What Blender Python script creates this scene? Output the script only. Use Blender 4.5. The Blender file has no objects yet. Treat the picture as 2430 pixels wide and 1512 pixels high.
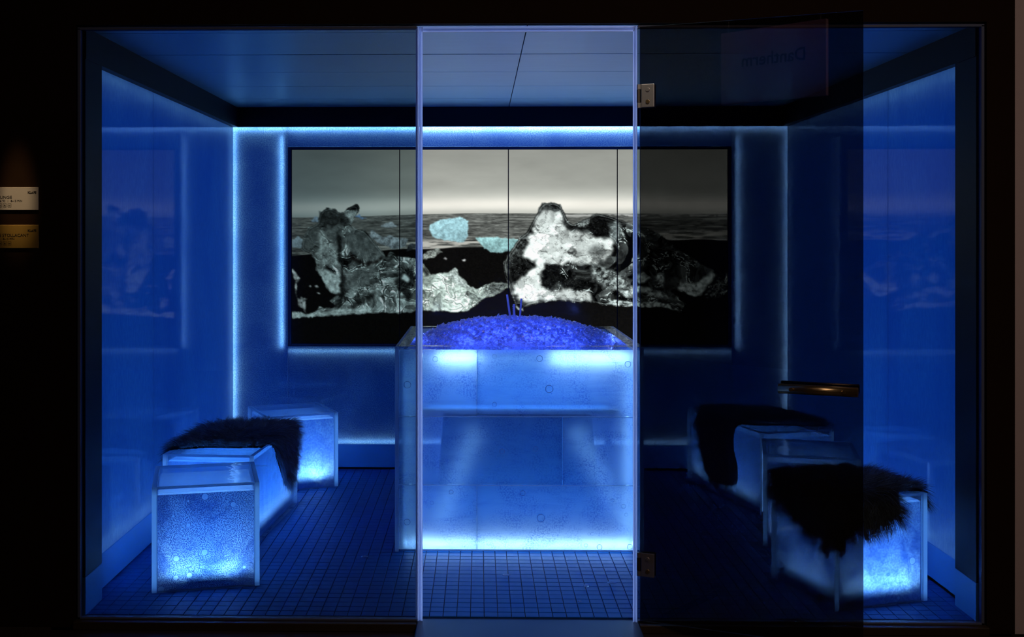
import bpy, bmesh, math, random
import numpy as np
from mathutils import Vector, Matrix

random.seed(7)
RNG = np.random.default_rng(11)
sc = bpy.context.scene
COL = sc.collection
PI = math.pi

# ------------------------------------------------------------------ camera
cam_d = bpy.data.cameras.new('camera')
cam = bpy.data.objects.new('camera', cam_d)
COL.objects.link(cam)
cam.location = (-0.1833, -4.219, 1.48)
cam.rotation_euler = (PI / 2, 0, 0.0191)
cam_d.sensor_fit = 'HORIZONTAL'
cam_d.sensor_width = 36.0
cam_d.lens = 2598.03 / 2430 * 36.0
cam_d.shift_x = (1215 - (1138.71 - 2598.03 * math.tan(0.0191))) / 2430
cam_d.shift_y = -(756 - 559.05) / 2430
cam_d.clip_start = 0.05
sc.camera = cam

# ------------------------------------------------------------------ world, view
world = bpy.data.worlds.new('world')
sc.world = world
world.use_nodes = True
world.node_tree.nodes['Background'].inputs[0].default_value = (1.0, 0.55, 0.35, 1)
world.node_tree.nodes['Background'].inputs[1].default_value = 0.0015
sc.view_settings.view_transform = 'Standard'
sc.view_settings.look = 'None'
sc.view_settings.gamma = 1.0
sc.view_settings.exposure = 0.0
sc.view_settings.use_curve_mapping = False
cy = sc.cycles
cy.use_denoising = True
cy.use_adaptive_sampling = True
cy.adaptive_threshold = 0.06
cy.max_bounces = 6
cy.transparent_max_bounces = 28
cy.transmission_bounces = 5
cy.glossy_bounces = 3
cy.diffuse_bounces = 3
cy.caustics_reflective = False
cy.caustics_refractive = False
cy.sample_clamp_indirect = 6.0

# ------------------------------------------------------------------ light levels (lamps of the place and added fills)
BLUE = (0.005, 0.125, 0.9)       # deep blue backlight behind the ice panels
ICEW = (0.30, 0.62, 1.0)         # cool white LED strips
L_SIDE = 0.58                    # backlight of side walls
L_BACK = 0.38                     # backlight of back wall
L_STRIP = 22.0
L_SEAT = 1.0
L_COUNTER = 1.0
SCREEN = 1.0


def add_area(name, loc, direction, sx, sy, radiance, color, parent=None, up=None, spread=PI):
    """rectangular lamp of the given radiance; sx along 'up' cross direction"""
    d = bpy.data.lights.new(name, 'AREA')
    d.shape = 'RECTANGLE'
    d.size, d.size_y = sx, sy
    d.color = color
    d.energy = radiance * PI * sx * sy
    d.spread = spread
    o = bpy.data.objects.new(name, d)
    COL.objects.link(o)
    z = -Vector(direction).normalized()
    u = Vector(up) if up is not None else (Vector((0, 0, 1)) if abs(z.z) < 0.9 else Vector((0, 1, 0)))
    x = u.cross(z).normalized()
    y = z.cross(x)
    m = Matrix((x, y, z)).transposed().to_4x4()
    m.translation = Vector(loc)
    if parent is not None:
        o.parent = parent          # loc is then in the parent's frame
    o.matrix_local = m
    return o


def add_spot(name, loc, target, energy, color, angle, blend=0.3, radius=0.02):
    d = bpy.data.lights.new(name, 'SPOT')
    d.energy, d.color, d.spot_size, d.spot_blend, d.shadow_soft_size = energy, color, angle, blend, radius
    o = bpy.data.objects.new(name, d)
    COL.objects.link(o)
    o.location = loc
    o.rotation_euler = (Vector(target) - Vector(loc)).to_track_quat('-Z', 'Y').to_euler()
    return o


# dim warm lamps of the exhibition hall, plus added banner and hinge fills
add_spot('sign_downlight', (-1.97, -0.55, 3.0), (-1.97, -0.03, 1.66), 75.0, (1.0, 0.68, 0.36), math.radians(6.0), 0.5, 0.03)
add_area('hall_lamp', (1.2, -3.2, 3.3), (0, 0.35, -1), 1.2, 1.2, 4.2, (1.0, 0.74, 0.64))
add_area('banner_fill', (-0.176, -1.72, 3.0), (0, -0.6, -0.7), 0.5, 0.15, 3.2, (1.0, 0.55, 0.5))  # unseen fill added so the board shows up in the door glass
add_spot('hinge_fill', (0.2, -1.2, 3.2), (0.47, -0.02, 2.02), 42.0, (1.0, 0.88, 0.74), math.radians(9.0), 0.5, 0.03)  # unseen narrow spot added to brighten the top hinge

# ------------------------------------------------------------------ dimensions (metres; glass front at y = 0, camera side negative)
W, D = 1.7516, 2.7045
CEIL, ICE_T, BASE = 2.2897, 2.1672, 0.158
FL, FR, FT = -1.734, 1.732, 2.2815
DOOR_L, DOOR_R = -0.404, 0.406

# ------------------------------------------------------------------ node helpers


class NT:
    def __init__(self, name):
        self.m = bpy.data.materials.new(name)
        self.m.use_nodes = True
        self.t = self.m.node_tree
        self.t.nodes.clear()
        self.out = self.t.nodes.new('ShaderNodeOutputMaterial')

    def n(self, kind, **kw):
        nd = self.t.nodes.new('ShaderNode' + kind)
        for k, v in kw.items():
            if isinstance(k, str) and hasattr(nd, k) and k not in nd.inputs:
                setattr(nd, k, v)
            else:
                self.set(nd, k, v)
        return nd

    def set(self, nd, key, v):
        i = nd.inputs[key]
        if isinstance(v, bpy.types.NodeSocket):
            self.t.links.new(v, i)
        elif isinstance(v, (tuple, list)) and len(v) == 3 and i.type == 'RGBA':
            i.default_value = (*v, 1)
        else:
            i.default_value = v

    def math(self, op, a, b=0.0, clamp=False):
        nd = self.t.nodes.new('ShaderNodeMath')
        nd.operation = op
        nd.use_clamp = clamp
        self.set(nd, 0, a)
        self.set(nd, 1, b)
        return nd.outputs[0]

    def mixc(self, fac, a, b, blend='MIX'):
        nd = self.t.nodes.new('ShaderNodeMix')
        nd.data_type = 'RGBA'
        nd.blend_type = blend
        self.set(nd, 0, fac)
        for key, v in ((6, a), (7, b)):
            if isinstance(v, bpy.types.NodeSocket):
                self.t.links.new(v, nd.inputs[key])
            else:
                nd.inputs[key].default_value = (*v, 1)
        return nd.outputs[2]

    def mixs(self, fac, a, b):
        nd = self.t.nodes.new('ShaderNodeMixShader')
        self.set(nd, 0, fac)
        self.t.links.new(a, nd.inputs[1])
        self.t.links.new(b, nd.inputs[2])
        return nd.outputs[0]

    def ramp(self, fac, stops):
        nd = self.t.nodes.new('ShaderNodeValToRGB')
        e = nd.color_ramp.elements
        while len(e) < len(stops):
            e.new(0.5)
        for k, (p, c) in enumerate(stops):
            e[k].position = p
            e[k].color = (*c, 1) if len(c) == 3 else c
        self.set(nd, 0, fac)
        return nd.outputs[0]

    def coord(self, scale=(1, 1, 1), kind='Object', loc=(0, 0, 0)):
        tc = self.t.nodes.new('ShaderNodeTexCoord')
        mp = self.t.nodes.new('ShaderNodeMapping')
        mp.inputs['Scale'].default_value = scale
        mp.inputs['Location'].default_value = loc
        self.t.links.new(tc.outputs[kind], mp.inputs[0])
        return mp.outputs[0]

    def noise(self, vec, scale, detail=3.0, rough=0.55, dist=0.0):
        nd = self.t.nodes.new('ShaderNodeTexNoise')
        self.set(nd, 'Vector', vec)
        self.set(nd, 'Scale', scale)
        self.set(nd, 'Detail', detail)
        self.set(nd, 'Roughness', rough)
        self.set(nd, 'Distortion', dist)
        return nd.outputs[0]

    def schlick(self, f0=0.04, power=5.0):
        lw = self.t.nodes.new('ShaderNodeLayerWeight')
        lw.inputs[0].default_value = 0.5
        p = self.math('POWER', lw.outputs['Facing'], power)
        return self.math('MULTIPLY_ADD', p, 1 - f0) if False else self.math('ADD', self.math('MULTIPLY', p, 1 - f0), f0)

    def bump(self, h, strength=0.2, dist=0.002):
        nd = self.t.nodes.new('ShaderNodeBump')
        self.set(nd, 'Height', h)
        self.set(nd, 'Strength', strength)
        self.set(nd, 'Distance', dist)
        return nd.outputs[0]

    def done(self, shader):
        self.t.links.new(shader, self.out.inputs[0])
        return self.m


def mat_plain(name, color, rough=0.5, metal=0.0, noise=0.0, scale=40, bump=0.0, spec=0.5, stretch=(1, 1, 1)):
    t = NT(name)
    p = t.n('BsdfPrincipled')
    v = t.coord(stretch)
    f = t.noise(v, scale, 4)
    a = tuple(c * (1 - noise) for c in color)
    b = tuple(min(1, c * (1 + noise)) for c in color)
    t.set(p, 'Base Color', t.mixc(f, a, b))
    t.set(p, 'Roughness', rough)
    t.set(p, 'Metallic', metal)
    t.set(p, 'Specular IOR Level', spec)
    if bump:
        t.set(p, 'Normal', t.bump(f, bump))
    return t.done(p.outputs[0])


def mat_glass(name, tint, haze=0.0, haze_col=(0.5, 0.7, 1.0), f0=0.04, rough=0.0, bump=None):
    """clear sheet glass: straight-through tint + mirror at grazing angles (+ a little scattering)"""
    t = NT(name)
    tr = t.n('BsdfTransparent', Color=tint)
    gl = t.n('BsdfGlossy', Color=(1, 1, 1), Roughness=rough)
    if bump:
        t.set(gl, 'Normal', t.bump(t.noise(t.coord((1, 1, 1)), bump[0], 2, 0.5, 1.5), bump[1], 0.01))
    base = tr.outputs[0]
    if haze > 0:
        ts = t.n('BsdfTranslucent', Color=haze_col)
        df = t.n('BsdfDiffuse', Color=haze_col)
        base = t.mixs(haze, base, t.mixs(0.5, ts.outputs[0], df.outputs[0]))
    return t.done(t.mixs(t.schlick(f0), base, gl.outputs[0]))


def mat_frost(name, light, dark, fine=160.0, contrast=0.5, cloud=6.0, cloud_amt=0.5, see=0.0, see_col=(0.6, 0.8, 1.0),
              rough=0.06, stretch=(1, 1, 1), diffuse=0.12, f0=0.04, seed=0.0, refl=1.0):
    """back-lit resin ice: frosted speckle and clouds that let light through, under a polished face"""
    t = NT(name)
    v = t.coord(stretch, loc=(seed, seed * 1.7, seed * 0.6))
    f1 = t.noise(v, fine, 2.5, 0.6)
    f2 = t.noise(v, cloud, 4.0, 0.6, 0.8)
    lo, hi = 0.5 - 0.22 * (1.15 - contrast), 0.5 + 0.22 * (1.15 - contrast)
    speck = t.ramp(f1, [(lo, (1 - contrast,) * 3), (hi, (1, 1, 1))])
    clouds = t.ramp(f2, [(0.34, (1 - cloud_amt,) * 3), (0.62, (1, 1, 1))])
    k = t.mixc(1.0, speck, clouds, 'MULTIPLY')
    colr = t.mixc(k, dark, light)
    ts = t.n('BsdfTranslucent', Color=colr)
    df = t.n('BsdfDiffuse', Color=colr)
    base = t.mixs(diffuse, ts.outputs[0], df.outputs[0])
    if see > 0:
        tr = t.n('BsdfTransparent', Color=see_col)
        sf = t.math('MULTIPLY', t.ramp(f2, [(0.30, (1, 1, 1)), (0.66, (0.35, 0.35, 0.35))]), see)
        base = t.mixs(sf, base, tr.outputs[0])
    gl = t.n('BsdfGlossy', Color=(1, 1, 1), Roughness=rough)
    return t.done(t.mixs(t.math('MULTIPLY', t.schlick(f0), refl), base, gl.outputs[0]))


def mat_trans(name, color, mix=0.5, rough=0.25, f0=0.04):
    t = NT(name)
    ts = t.n('BsdfTranslucent', Color=color)
    df = t.n('BsdfDiffuse', Color=color)
    gl = t.n('BsdfGlossy', Color=(1, 1, 1), Roughness=rough)
    return t.done(t.mixs(t.schlick(f0), t.mixs(mix, df.outputs[0], ts.outputs[0]), gl.outputs[0]))


# ------------------------------------------------------------------ mesh helpers
def me_from(name, verts, faces, mats, smooth=False, fmat=None):
    me = bpy.data.meshes.new(name)
    me.from_pydata(verts, [], faces)
    for m in (mats if isinstance(mats, (list, tuple)) else [mats]):
        me.materials.append(m)
    if fmat:
        for p, k in zip(me.polygons, fmat):
            p.material_index = k
    if smooth:
        for p in me.polygons:
            p.use_smooth = True
    me.update()
    return me


def bm_to(name, bm, mats, smooth=False):
    me = bpy.data.meshes.new(name)
    bm.normal_update()
    bm.to_mesh(me)
    bm.free()
    for m in (mats if isinstance(mats, (list, tuple)) else [mats]):
        me.materials.append(m)
    if smooth:
        for p in me.polygons:
            p.use_smooth = True
    return me


def link(name, me, parent=None, loc=None, rot=None):
    o = bpy.data.objects.new(name, me)
    COL.objects.link(o)
    if parent is not None:
        o.parent = parent
    if loc is not None:
        o.location = loc
    if rot is not None:
        o.rotation_euler = rot
    return o


def bm_box(bm, lo, hi, bevel=0.0, seg=1):
    c = [(a + b) / 2 for a, b in zip(lo, hi)]
    s = [b - a for a, b in zip(lo, hi)]
    r = bmesh.ops.create_cube(bm, size=1.0, matrix=Matrix.Translation(c) @ Matrix.Diagonal((*s, 1)))
    if bevel > 0:
        es = set()
        for v in r['verts']:
            es.update(v.link_edges)
        bmesh.ops.bevel(bm, geom=list(es), offset=bevel, segments=seg, affect='EDGES', profile=0.6)
    return r['verts']


def bm_cyl(bm, p0, p1, r0, r1=None, seg=20, caps=True):
    p0, p1 = Vector(p0), Vector(p1)
    d = p1 - p0
    m = Matrix.Translation((p0 + p1) / 2) @ d.to_track_quat('Z', 'Y').to_matrix().to_4x4()
    return bmesh.ops.create_cone(bm, cap_ends=caps, segments=seg, radius1=r0, radius2=r0 if r1 is None else r1,
                                 depth=d.length, matrix=m)['verts']


def box(name, lo, hi, mats, parent=None, bevel=0.0, seg=1):
    """box whose origin sits at its own centre"""
    bm = bmesh.new()
    c = Vector([(a + b) / 2 for a, b in zip(lo, hi)])
    bm_box(bm, [a - k for a, k in zip(lo, c)], [b - k for b, k in zip(hi, c)], bevel, seg)
    return link(name, bm_to(name, bm, mats), parent, c)


def tag(o, label=None, cat=None, group=None, kind=None):
    if label:
        o['label'] = label
    if cat:
        o['category'] = cat
    if group:
        o['group'] = group
    if kind:
        o['kind'] = kind
    return o


def empty(name, loc=(0, 0, 0), rz=0.0):
    o = bpy.data.objects.new(name, None)
    o.empty_display_size = 0.1
    COL.objects.link(o)
    o.location = loc
    o.rotation_euler = (0, 0, rz)
    return o


def open_panel(name, x0, x1, z0, z1, depth, mats, parent, matrix, bevel=0.0015):
    """sheet in local xz, front face at y = 0 looking to -y, returned edges to y = depth, no back"""
    b = bevel
    v = [(x0 + b, 0, z0 + b), (x1 - b, 0, z0 + b), (x1 - b, 0, z1 - b), (x0 + b, 0, z1 - b),
         (x0, b, z0), (x1, b, z0), (x1, b, z1), (x0, b, z1),
         (x0, depth, z0), (x1, depth, z0), (x1, depth, z1), (x0, depth, z1)]
    f = [(0, 1, 2, 3)]
    for k in range(4):
        j = (k + 1) % 4
        f.append((k, k + 4, j + 4, j))
        f.append((k + 4, k + 8, j + 8, j + 4))
    me = me_from(name, v, f, mats)
    o = link(name, me, parent)
    o.matrix_local = matrix
    return o


# ------------------------------------------------------------------ materials
M = {}
M['side_ice'] = mat_frost('side_ice', (0.80, 0.92, 1.0), (0.40, 0.55, 0.85), 60, 0.5, 2.2, 0.6, rough=0.05, refl=0.45,
                          stretch=(1.0, 1.0, 0.45), diffuse=0.06, seed=3.0, f0=0.05)
M['back_ice'] = mat_frost('back_ice', (0.90, 0.96, 1.0), (0.22, 0.36, 0.75), 150, 0.75, 4.0, 0.5, rough=0.08, diffuse=0.08, seed=1.0)
M['backing'] = mat_plain('cavity_backing', (0.25, 0.27, 0.30), 0.8)
M['bulkhead'] = mat_plain('bulkhead_laminate', (0.010, 0.011, 0.016), 0.5, noise=0.15, spec=0.2)
M['post'] = mat_plain('post_laminate', (0.016, 0.018, 0.028), 0.5, noise=0.1, spec=0.2)
M['skirting'] = mat_plain('skirting_laminate', (0.14, 0.40, 0.72), 0.42, noise=0.06, scale=12)
M['ceiling'] = mat_plain('ceiling_laminate', (0.30, 0.54, 0.57), 0.40, 0.5, noise=0.12, scale=14, bump=0.05, stretch=(0.35, 6.0, 1.0), spec=1.0)
M['ceiling_gap'] = mat_plain('ceiling_joint', (0.01, 0.01, 0.015), 0.6)
M['tile'] = mat_plain('floor_tile', (0.004, 0.13, 0.42), 0.5, noise=0.22, scale=18, bump=0.25, stretch=(0.7, 3.0, 1.0), spec=0.15)
M['grout'] = mat_plain('tile_grout', (0.012, 0.025, 0.06), 0.8, noise=0.2)
M['hall_wall'] = mat_plain('hall_wall_paint', (0.020, 0.009, 0.003), 0.8, noise=0.1, spec=0.1)
M['hall_floor'] = mat_plain('hall_floor', (0.04, 0.026, 0.018), 0.6, noise=0.2)
M['pillar'] = mat_plain('pillar_paint', (0.62, 0.50, 0.46), 0.8, noise=0.04)
M['plinth'] = mat_plain('plinth_brown', (0.04, 0.024, 0.008), 0.5, noise=0.15)
M['step'] = mat_plain('door_step_laminate', (0.035, 0.05, 0.085), 0.45, noise=0.05)
M['alu'] = mat_plain('brushed_aluminium', (0.10, 0.12, 0.19), 0.5, 0.0, noise=0.08, stretch=(1, 1, 20))
M['steel'] = mat_plain('brushed_steel', (0.50, 0.47, 0.44), 0.36, 0.85, noise=0.08, scale=90, stretch=(1, 1, 12))
M['steel_dark'] = mat_plain('dark_steel', (0.16, 0.14, 0.12), 0.4, 0.9)
M['brass'] = mat_plain('satin_brass', (0.50, 0.35, 0.16), 0.30, 0.95, noise=0.05)
M['glass_tint'] = mat_glass('tinted_glass', (0.60, 0.665, 0.68), f0=0.045)
M['glass_door'] = mat_glass('door_glass', (0.40, 0.365, 0.355), f0=0.045)
M['glass_edge'] = mat_trans('glass_polished_edge', (0.16, 0.28, 0.55), 0.5, 0.2)
M['seal'] = mat_trans('seal_plastic', (0.80, 0.88, 1.0), 0.85, 0.18, 0.06)
M['seal_dark'] = mat_trans('seal_plastic_grey', (0.40, 0.46, 0.62), 0.85, 0.18, 0.06)
M['acrylic'] = mat_glass('clear_acrylic', (0.90, 0.95, 1.0), 0.06, (0.55, 0.75, 1.0), 0.04)
M['acrylic_lid'] = mat_glass('rippled_acrylic', (0.88, 0.94, 1.0), 0.10, (0.5, 0.7, 1.0), 0.05, 0.08, bump=(9, 0.25))
M['acrylic_edge'] = mat_trans('acrylic_cut_edge', (0.70, 0.85, 1.0), 0.7, 0.15)
M['black'] = mat_plain('black_plastic', (0.006, 0.006, 0.007), 0.35)
M['frame_blue'] = mat_plain('screen_surround', (0.05, 0.07, 0.12), 0.25)

# ------------------------------------------------------------------ hall side: floor, wall with the opening, pillar
HF = -0.035
o = box('floor_hall', (-6, -8.0, HF - 0.1), (6, -0.045, HF), M['hall_floor'])
tag(o, 'dark brown hall floor in front of the glass lounge', 'floor', kind='structure')

wf = empty('wall_front', (0, 0, 0))
tag(wf, 'near black brown wall around the glass front, seen from the hall', 'wall', kind='structure')
box('wall_panel', (-4.0, -0.018, HF), (FL - 0.012, 0.10, 3.4), M['hall_wall'], wf)
box('wall_panel', (FR + 0.012, -0.018, HF), (1.850, 0.10, 3.4), M['hall_wall'], wf)
box('wall_panel', (FL - 0.012, -0.018, FT + 0.012), (FR + 0.012, 0.10, 3.4), M['hall_wall'], wf)
o = box('wall_pillar', (1.850, -0.0186, HF), (3.2, 0.2, 3.4), M['pillar'])
tag(o, 'pale greyish pillar at the right edge of the dark wall', 'pillar', kind='structure')

pl = empty('trim_1', (0, 0, 0))
tag(pl, 'brown plinth strip under the glass front beside the door step', 'plinth', kind='structure')
box('plinth_board', (FL - 0.012, -0.045, HF), (-0.4265, 0.012, -0.004), M['plinth'], pl, 0.002)
box('plinth_board', (0.4265, -0.045, HF), (FR + 0.012, 0.012, -0.004), M['plinth'], pl, 0.002)
o = box('door_step', (-0.425, -0.62, HF), (0.425, 0.012, -0.002), M['step'], None, 0.004)
tag(o, 'flat dark blue step plate lying in front of the open doorway', 'step')

# ------------------------------------------------------------------ room floor with tiles
TILE = 0.0534
fl = box('floor', (-W - 0.1, 0.012, -0.12), (W + 0.1, D + 0.12, -0.0045), M['grout'])
tag(fl, 'floor of the ice lounge laid with small dark blue mosaic tiles', 'floor', kind='structure')
t = TILE - 0.003


def tile_mesh():
    bm = bmesh.new()
    h = t / 2
    vs = [bm.verts.new(p) for p in ((-h, -h, -0.006), (h, -h, -0.006), (h, h, -0.006), (-h, h, -0.006),
                                   (-h, -h, -0.0008), (h, -h, -0.0008), (h, h, -0.0008), (-h, h, -0.0008),
                                   (-h + .0012, -h + .0012, 0), (h - .0012, -h + .0012, 0), (h - .0012, h - .0012, 0), (-h + .0012, h - .0012, 0))]
    for a in range(4):
        b = (a + 1) % 4
        bm.faces.new((vs[a], vs[b], vs[b + 4], vs[a + 4]))
        bm.faces.new((vs[a + 4], vs[b + 4], vs[b + 8], vs[a + 8]))
    bm.faces.new(vs[8:12])
    return bm_to('tile', bm, M['tile'])


tm = tile_mesh()
tv = [tuple(v.co) for v in tm.vertices]
tf = [tuple(p.vertices) for p in tm.polygons]
ox, oy = -0.0065, 0.0315
cells = []
for i in range(-34, 35):
    for j in range(0, 51):
        x = ox + (i + 0.5) * TILE
        y = oy + (j - 0.5) * TILE
        if abs(x) < W + 0.02 and 0.02 < y + 0.0267 and y < D + 0.02 and y - 0.0267 > 0.0:
            cells.append((x, y))
near = sorted([c for c in cells if abs(c[0]) < 0.49 and c[1] < 0.90], key=lambda c: c[1])[:290]
ns = set(near)
fl_c = fl.location
for k, (x, y) in enumerate(near):
    o = link('tile', tm, fl, (x - fl_c.x, y - fl_c.y, -fl_c.z + random.uniform(-0.0003, 0.0003)))
    o.rotation_euler = (random.uniform(-.004, .004), random.uniform(-.004, .004), 0)
V, Fc = [], []
for (x, y) in cells:
    if (x, y) in ns:
        continue
    b = len(V)
    dz = random.uniform(-0.0003, 0.0003)
    tx, ty = random.uniform(-.004, .004), random.uniform(-.004, .004)
    V += [(x + p[0], y + p[1], p[2] + dz + p[0] * tx + p[1] * ty) for p in tv]
    Fc += [tuple(q + b for q in f) for f in tf]
o = link('tile_field', me_from('tile_field', V, Fc, M['tile']), fl)
o.location = -fl_c
o['kind'] = 'stuff'

# ------------------------------------------------------------------ ceiling: panels between joints
ce = box('ceiling', (-W - 0.1, 0.0, CEIL + 0.012), (W + 0.1, D + 0.15, CEIL + 0.1), M['ceiling_gap'])
tag(ce, 'ceiling of wide smooth grey panels with thin dark joints', 'ceiling', kind='structure')
rows = [0.005, 0.142, 0.668, 1.195, 1.714, 2.245, 2.665]
for k in range(6):
    for x0, x1 in ((-W + 0.035, -0.002), (0.002, W - 0.035)):
        g = 0.006 if k == 2 else 0.002
        c = ce.location
        bm = bmesh.new()
        lo = (x0, rows[k] + (g if k == 2 else 0.002), CEIL)
        hi = (x1, rows[k + 1] - (0.006 if k == 1 else 0.002), CEIL + 0.012)
        bm_box(bm, [a - b for a, b in zip(lo, c)], [a - b for a, b in zip(hi, c)], 0.0012)
        link('ceiling_panel', bm_to('ceiling_panel', bm, M['ceiling']), ce)
# metal light groove in the second joint
bu = empty('trim_2', (0, 0, ICE_T))
tag(bu, 'dark bulkhead band running round the room under the ceiling', 'bulkhead', kind='structure')
zb = ICE_T
box('bulkhead_board', (-W - 0.05, 0.012, 0.0), (-W + 0.037, D + 0.1, CEIL - zb + 0.01), M['bulkhead'], bu, 0.001)
box('bulkhead_board', (W - 0.037, 0.012, 0.0), (W + 0.05, D + 0.1, CEIL - zb + 0.01), M['bulkhead'], bu, 0.001)
box('bulkhead_board', (-W + 0.037, D - 0.037, 0.0), (W - 0.037, D + 0.1, CEIL - zb + 0.01), M['bulkhead'], bu, 0.001)

# ------------------------------------------------------------------ side walls (back-lit resin ice panels), posts, skirting
YP = 0.20      # the ice begins here, the post stands in front of it
YS = 1.01      # joint between the two ice panels
CAV = 0.11
for sx, nm, word in ((-1, 'wall_left', 'left'), (1, 'wall_right', 'right')):
    w = empty(nm, (sx * W, 0, 0))
    tag(w, 'glowing deep blue ice panel wall on the %s of the lounge' % word, 'wall', kind='structure')
    # local frame of a panel: x along the wall, -y into the room
    rot = Matrix(((0, -sx * -1 if False else 0, 0), (0, 0, 0), (0, 0, 0)))
    if sx < 0:
        R = Matrix(((0, -1, 0), (1, 0, 0), (0, 0, 1)))      # x -> +Y, -y -> +X
    else:
        R = Matrix(((0, 1, 0), (-1, 0, 0), (0, 0, 1)))      # x -> -Y, -y -> -X
    for a, b in ((YP - 0.05, YS - 0.0015), (YS + 0.0015, D)):
        x0, x1 = (a, b) if sx < 0 else (-b, -a)
        open_panel('ice_panel', x0, x1, BASE, ICE_T + 0.02, 0.018, M['side_ice'], w, R.to_4x4())
    xo = W + CAV
    lo = (sx * CAV if sx > 0 else -CAV - 0.03, 0.0, 0.0)
    hi = (sx * CAV + 0.03 if sx > 0 else -CAV, D + 0.2, CEIL)
    box('backing_board', lo, hi, M['backing'], w)
    # back-light behind the panels and weak strips along top and bottom
    add_area('ice_backlight', (sx * (CAV - 0.004), (YP + D) / 2, (BASE + ICE_T) / 2), (-sx, 0, 0), D - YP, ICE_T - BASE, L_SIDE, BLUE, w)
    add_area('led_strip', (sx * 0.05, (YP + D) / 2, ICE_T - 0.012), (-sx, 0, -0.5), D - YP, 0.008, L_STRIP * 0.20, ICEW, w)
    add_area('led_strip', (sx * 0.05, (YP + D) / 2, BASE + 0.02), (-sx, 0, 0.5), D - YP, 0.008, L_STRIP * 0.22, ICEW, w)
    # post beside the glass
    a, b = sorted((-sx * 0.0335, sx * 0.06))
    box('post', (a, 0.012, BASE - 0.010), (b, YP, CEIL), M['post'], w, 0.0015)
    bb = empty('baseboard_' + word, (sx * W, 0, 0))
    tag(bb, 'smooth blue skirting board along the %s ice wall' % word, 'skirting', kind='structure')
    a, b = sorted((0.0, sx * 0.05))
    box('skirting_board', (a, YP, 0.012), (b, D, BASE - 0.001), M['skirting'], bb, 0.002)
    a, b = sorted((sx * 0.014, sx * 0.05))
    box('shadow_gap', (a, YP, -0.004), (b, D, 0.012), M['black'], bb)
    a, b = sorted((-sx * 0.0345, sx * 0.05))
    box('skirting_return', (a, 0.012, 0.0), (b, YP - 0.0005, BASE - 0.0105), M['skirting'], bb, 0.002)

# ------------------------------------------------------------------ back wall
wb = empty('wall_back', (0, D, 0))
tag(wb, 'back wall of frosted blue ice panels with bright LED edges round the screens', 'wall', kind='structure')
SL, SR, ST, SB = -1.3795, 1.3795, 2.0248, 0.7944
XB = 1.401
I4 = Matrix.Identity(4)
for x0, x1, z0, z1 in ((-W, -XB - 0.001, BASE, ICE_T + 0.02), (XB + 0.001, W, BASE, ICE_T + 0.02),
                       (-XB, XB, 2.043, ICE_T + 0.02), (-XB, XB, BASE, 0.776)):
    open_panel('ice_panel', x0, x1, z0, z1, 0.018, M['back_ice'], wb, I4)
box('backing_board', (-W - 0.1, 0.13, 0), (W + 0.1, 0.16, CEIL), M['backing'], wb)
ya = 0.122
for x0, x1, z0, z1, k in ((-W, -XB, BASE, ICE_T, 1.0), (XB, W, BASE, ICE_T, 1.0), (-XB, XB, 2.043, ICE_T, 2.3), (-XB, XB, BASE, 0.776, 0.55)):
    add_area('ice_backlight', ((x0 + x1) / 2, ya, (z0 + z1) / 2), (0, -1, 0), x1 - x0, z1 - z0, L_BACK * k, BLUE, wb)
ys = 0.019
HZ = (BASE + ICE_T) / 2
for sx in (-1, 1):
    add_area('led_strip', (sx * (W - 0.006), ys, HZ), (-sx * 0.5, -1, 0), 0.008, ICE_T - BASE, L_STRIP, ICEW, wb)
    add_area('led_strip', (sx * 1.436, ys, 1.44), (sx * 0.6, -1, 0), 0.008, 1.34, L_STRIP * 0.9, ICEW, wb)
add_area('led_strip', (0, ys, ICE_T - 0.004), (0, -1, -0.5), 2 * W, 0.008, L_STRIP * 1.6, ICEW, wb)
add_area('led_strip', (0, ys, 0.752), (0, -1, -0.6), 2 * XB, 0.008, L_STRIP * 0.35, ICEW, wb)
add_area('led_strip', (0, ys, BASE + 0.012), (0, -1, 0.6), 2 * XB, 0.008, L_STRIP * 0.55, ICEW, wb)
# surround of the screens
for x0, x1, z0, z1 in ((-XB, SL, SB - 0.016, ST + 0.0165), (SR, XB, SB - 0.016, ST + 0.0165), (SL, SR, ST + 0.0005, ST + 0.0165), (SL, SR, SB - 0.016, SB - 0.0005)):
    box('screen_surround', (x0, -0.004, z0), (x1, 0.03, z1), M['frame_blue'], wb, 0.002)
o = box('baseboard_back', (-W, D - 0.004, 0.012), (W, D + 0.03, BASE - 0.001), M['skirting'], None, 0.002)
tag(o, 'smooth blue skirting board under the back ice wall', 'skirting', kind='structure')
box('shadow_gap', (-W, 0.008, -0.08 - 0.004), (W, 0.018, -0.07), M['black'], o)

# ------------------------------------------------------------------ glass front: fixed panes, frame, door
GT = 0.010


def pane(name, x0, x1, z0, z1, label):
    p = empty(name, ((x0 + x1) / 2, 0, z0))
    tag(p, label, 'window', kind='structure')
    hw = (x1 - x0) / 2
    bm = bmesh.new()
    bm_box(bm, (-hw, -GT / 2, 0), (hw, GT / 2, z1 - z0))
    for f in bm.faces:
        f.material_index = 0 if abs(f.normal.y) > 0.9 else 1
    me = bm_to('pane', bm, [M['glass_tint'], M['glass_edge']])
    link('pane', me, p)
    return p


wl = pane('window_1', FL + 0.006, DOOR_L - 0.018, 0.0, FT - 0.006, 'tall tinted fixed glass pane left of the open doorway')
wr = pane('window_2', DOOR_R + 0.012, FR - 0.006, 0.0, FT - 0.006, 'tinted fixed glass pane right of the doorway, partly behind the open door')

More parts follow.
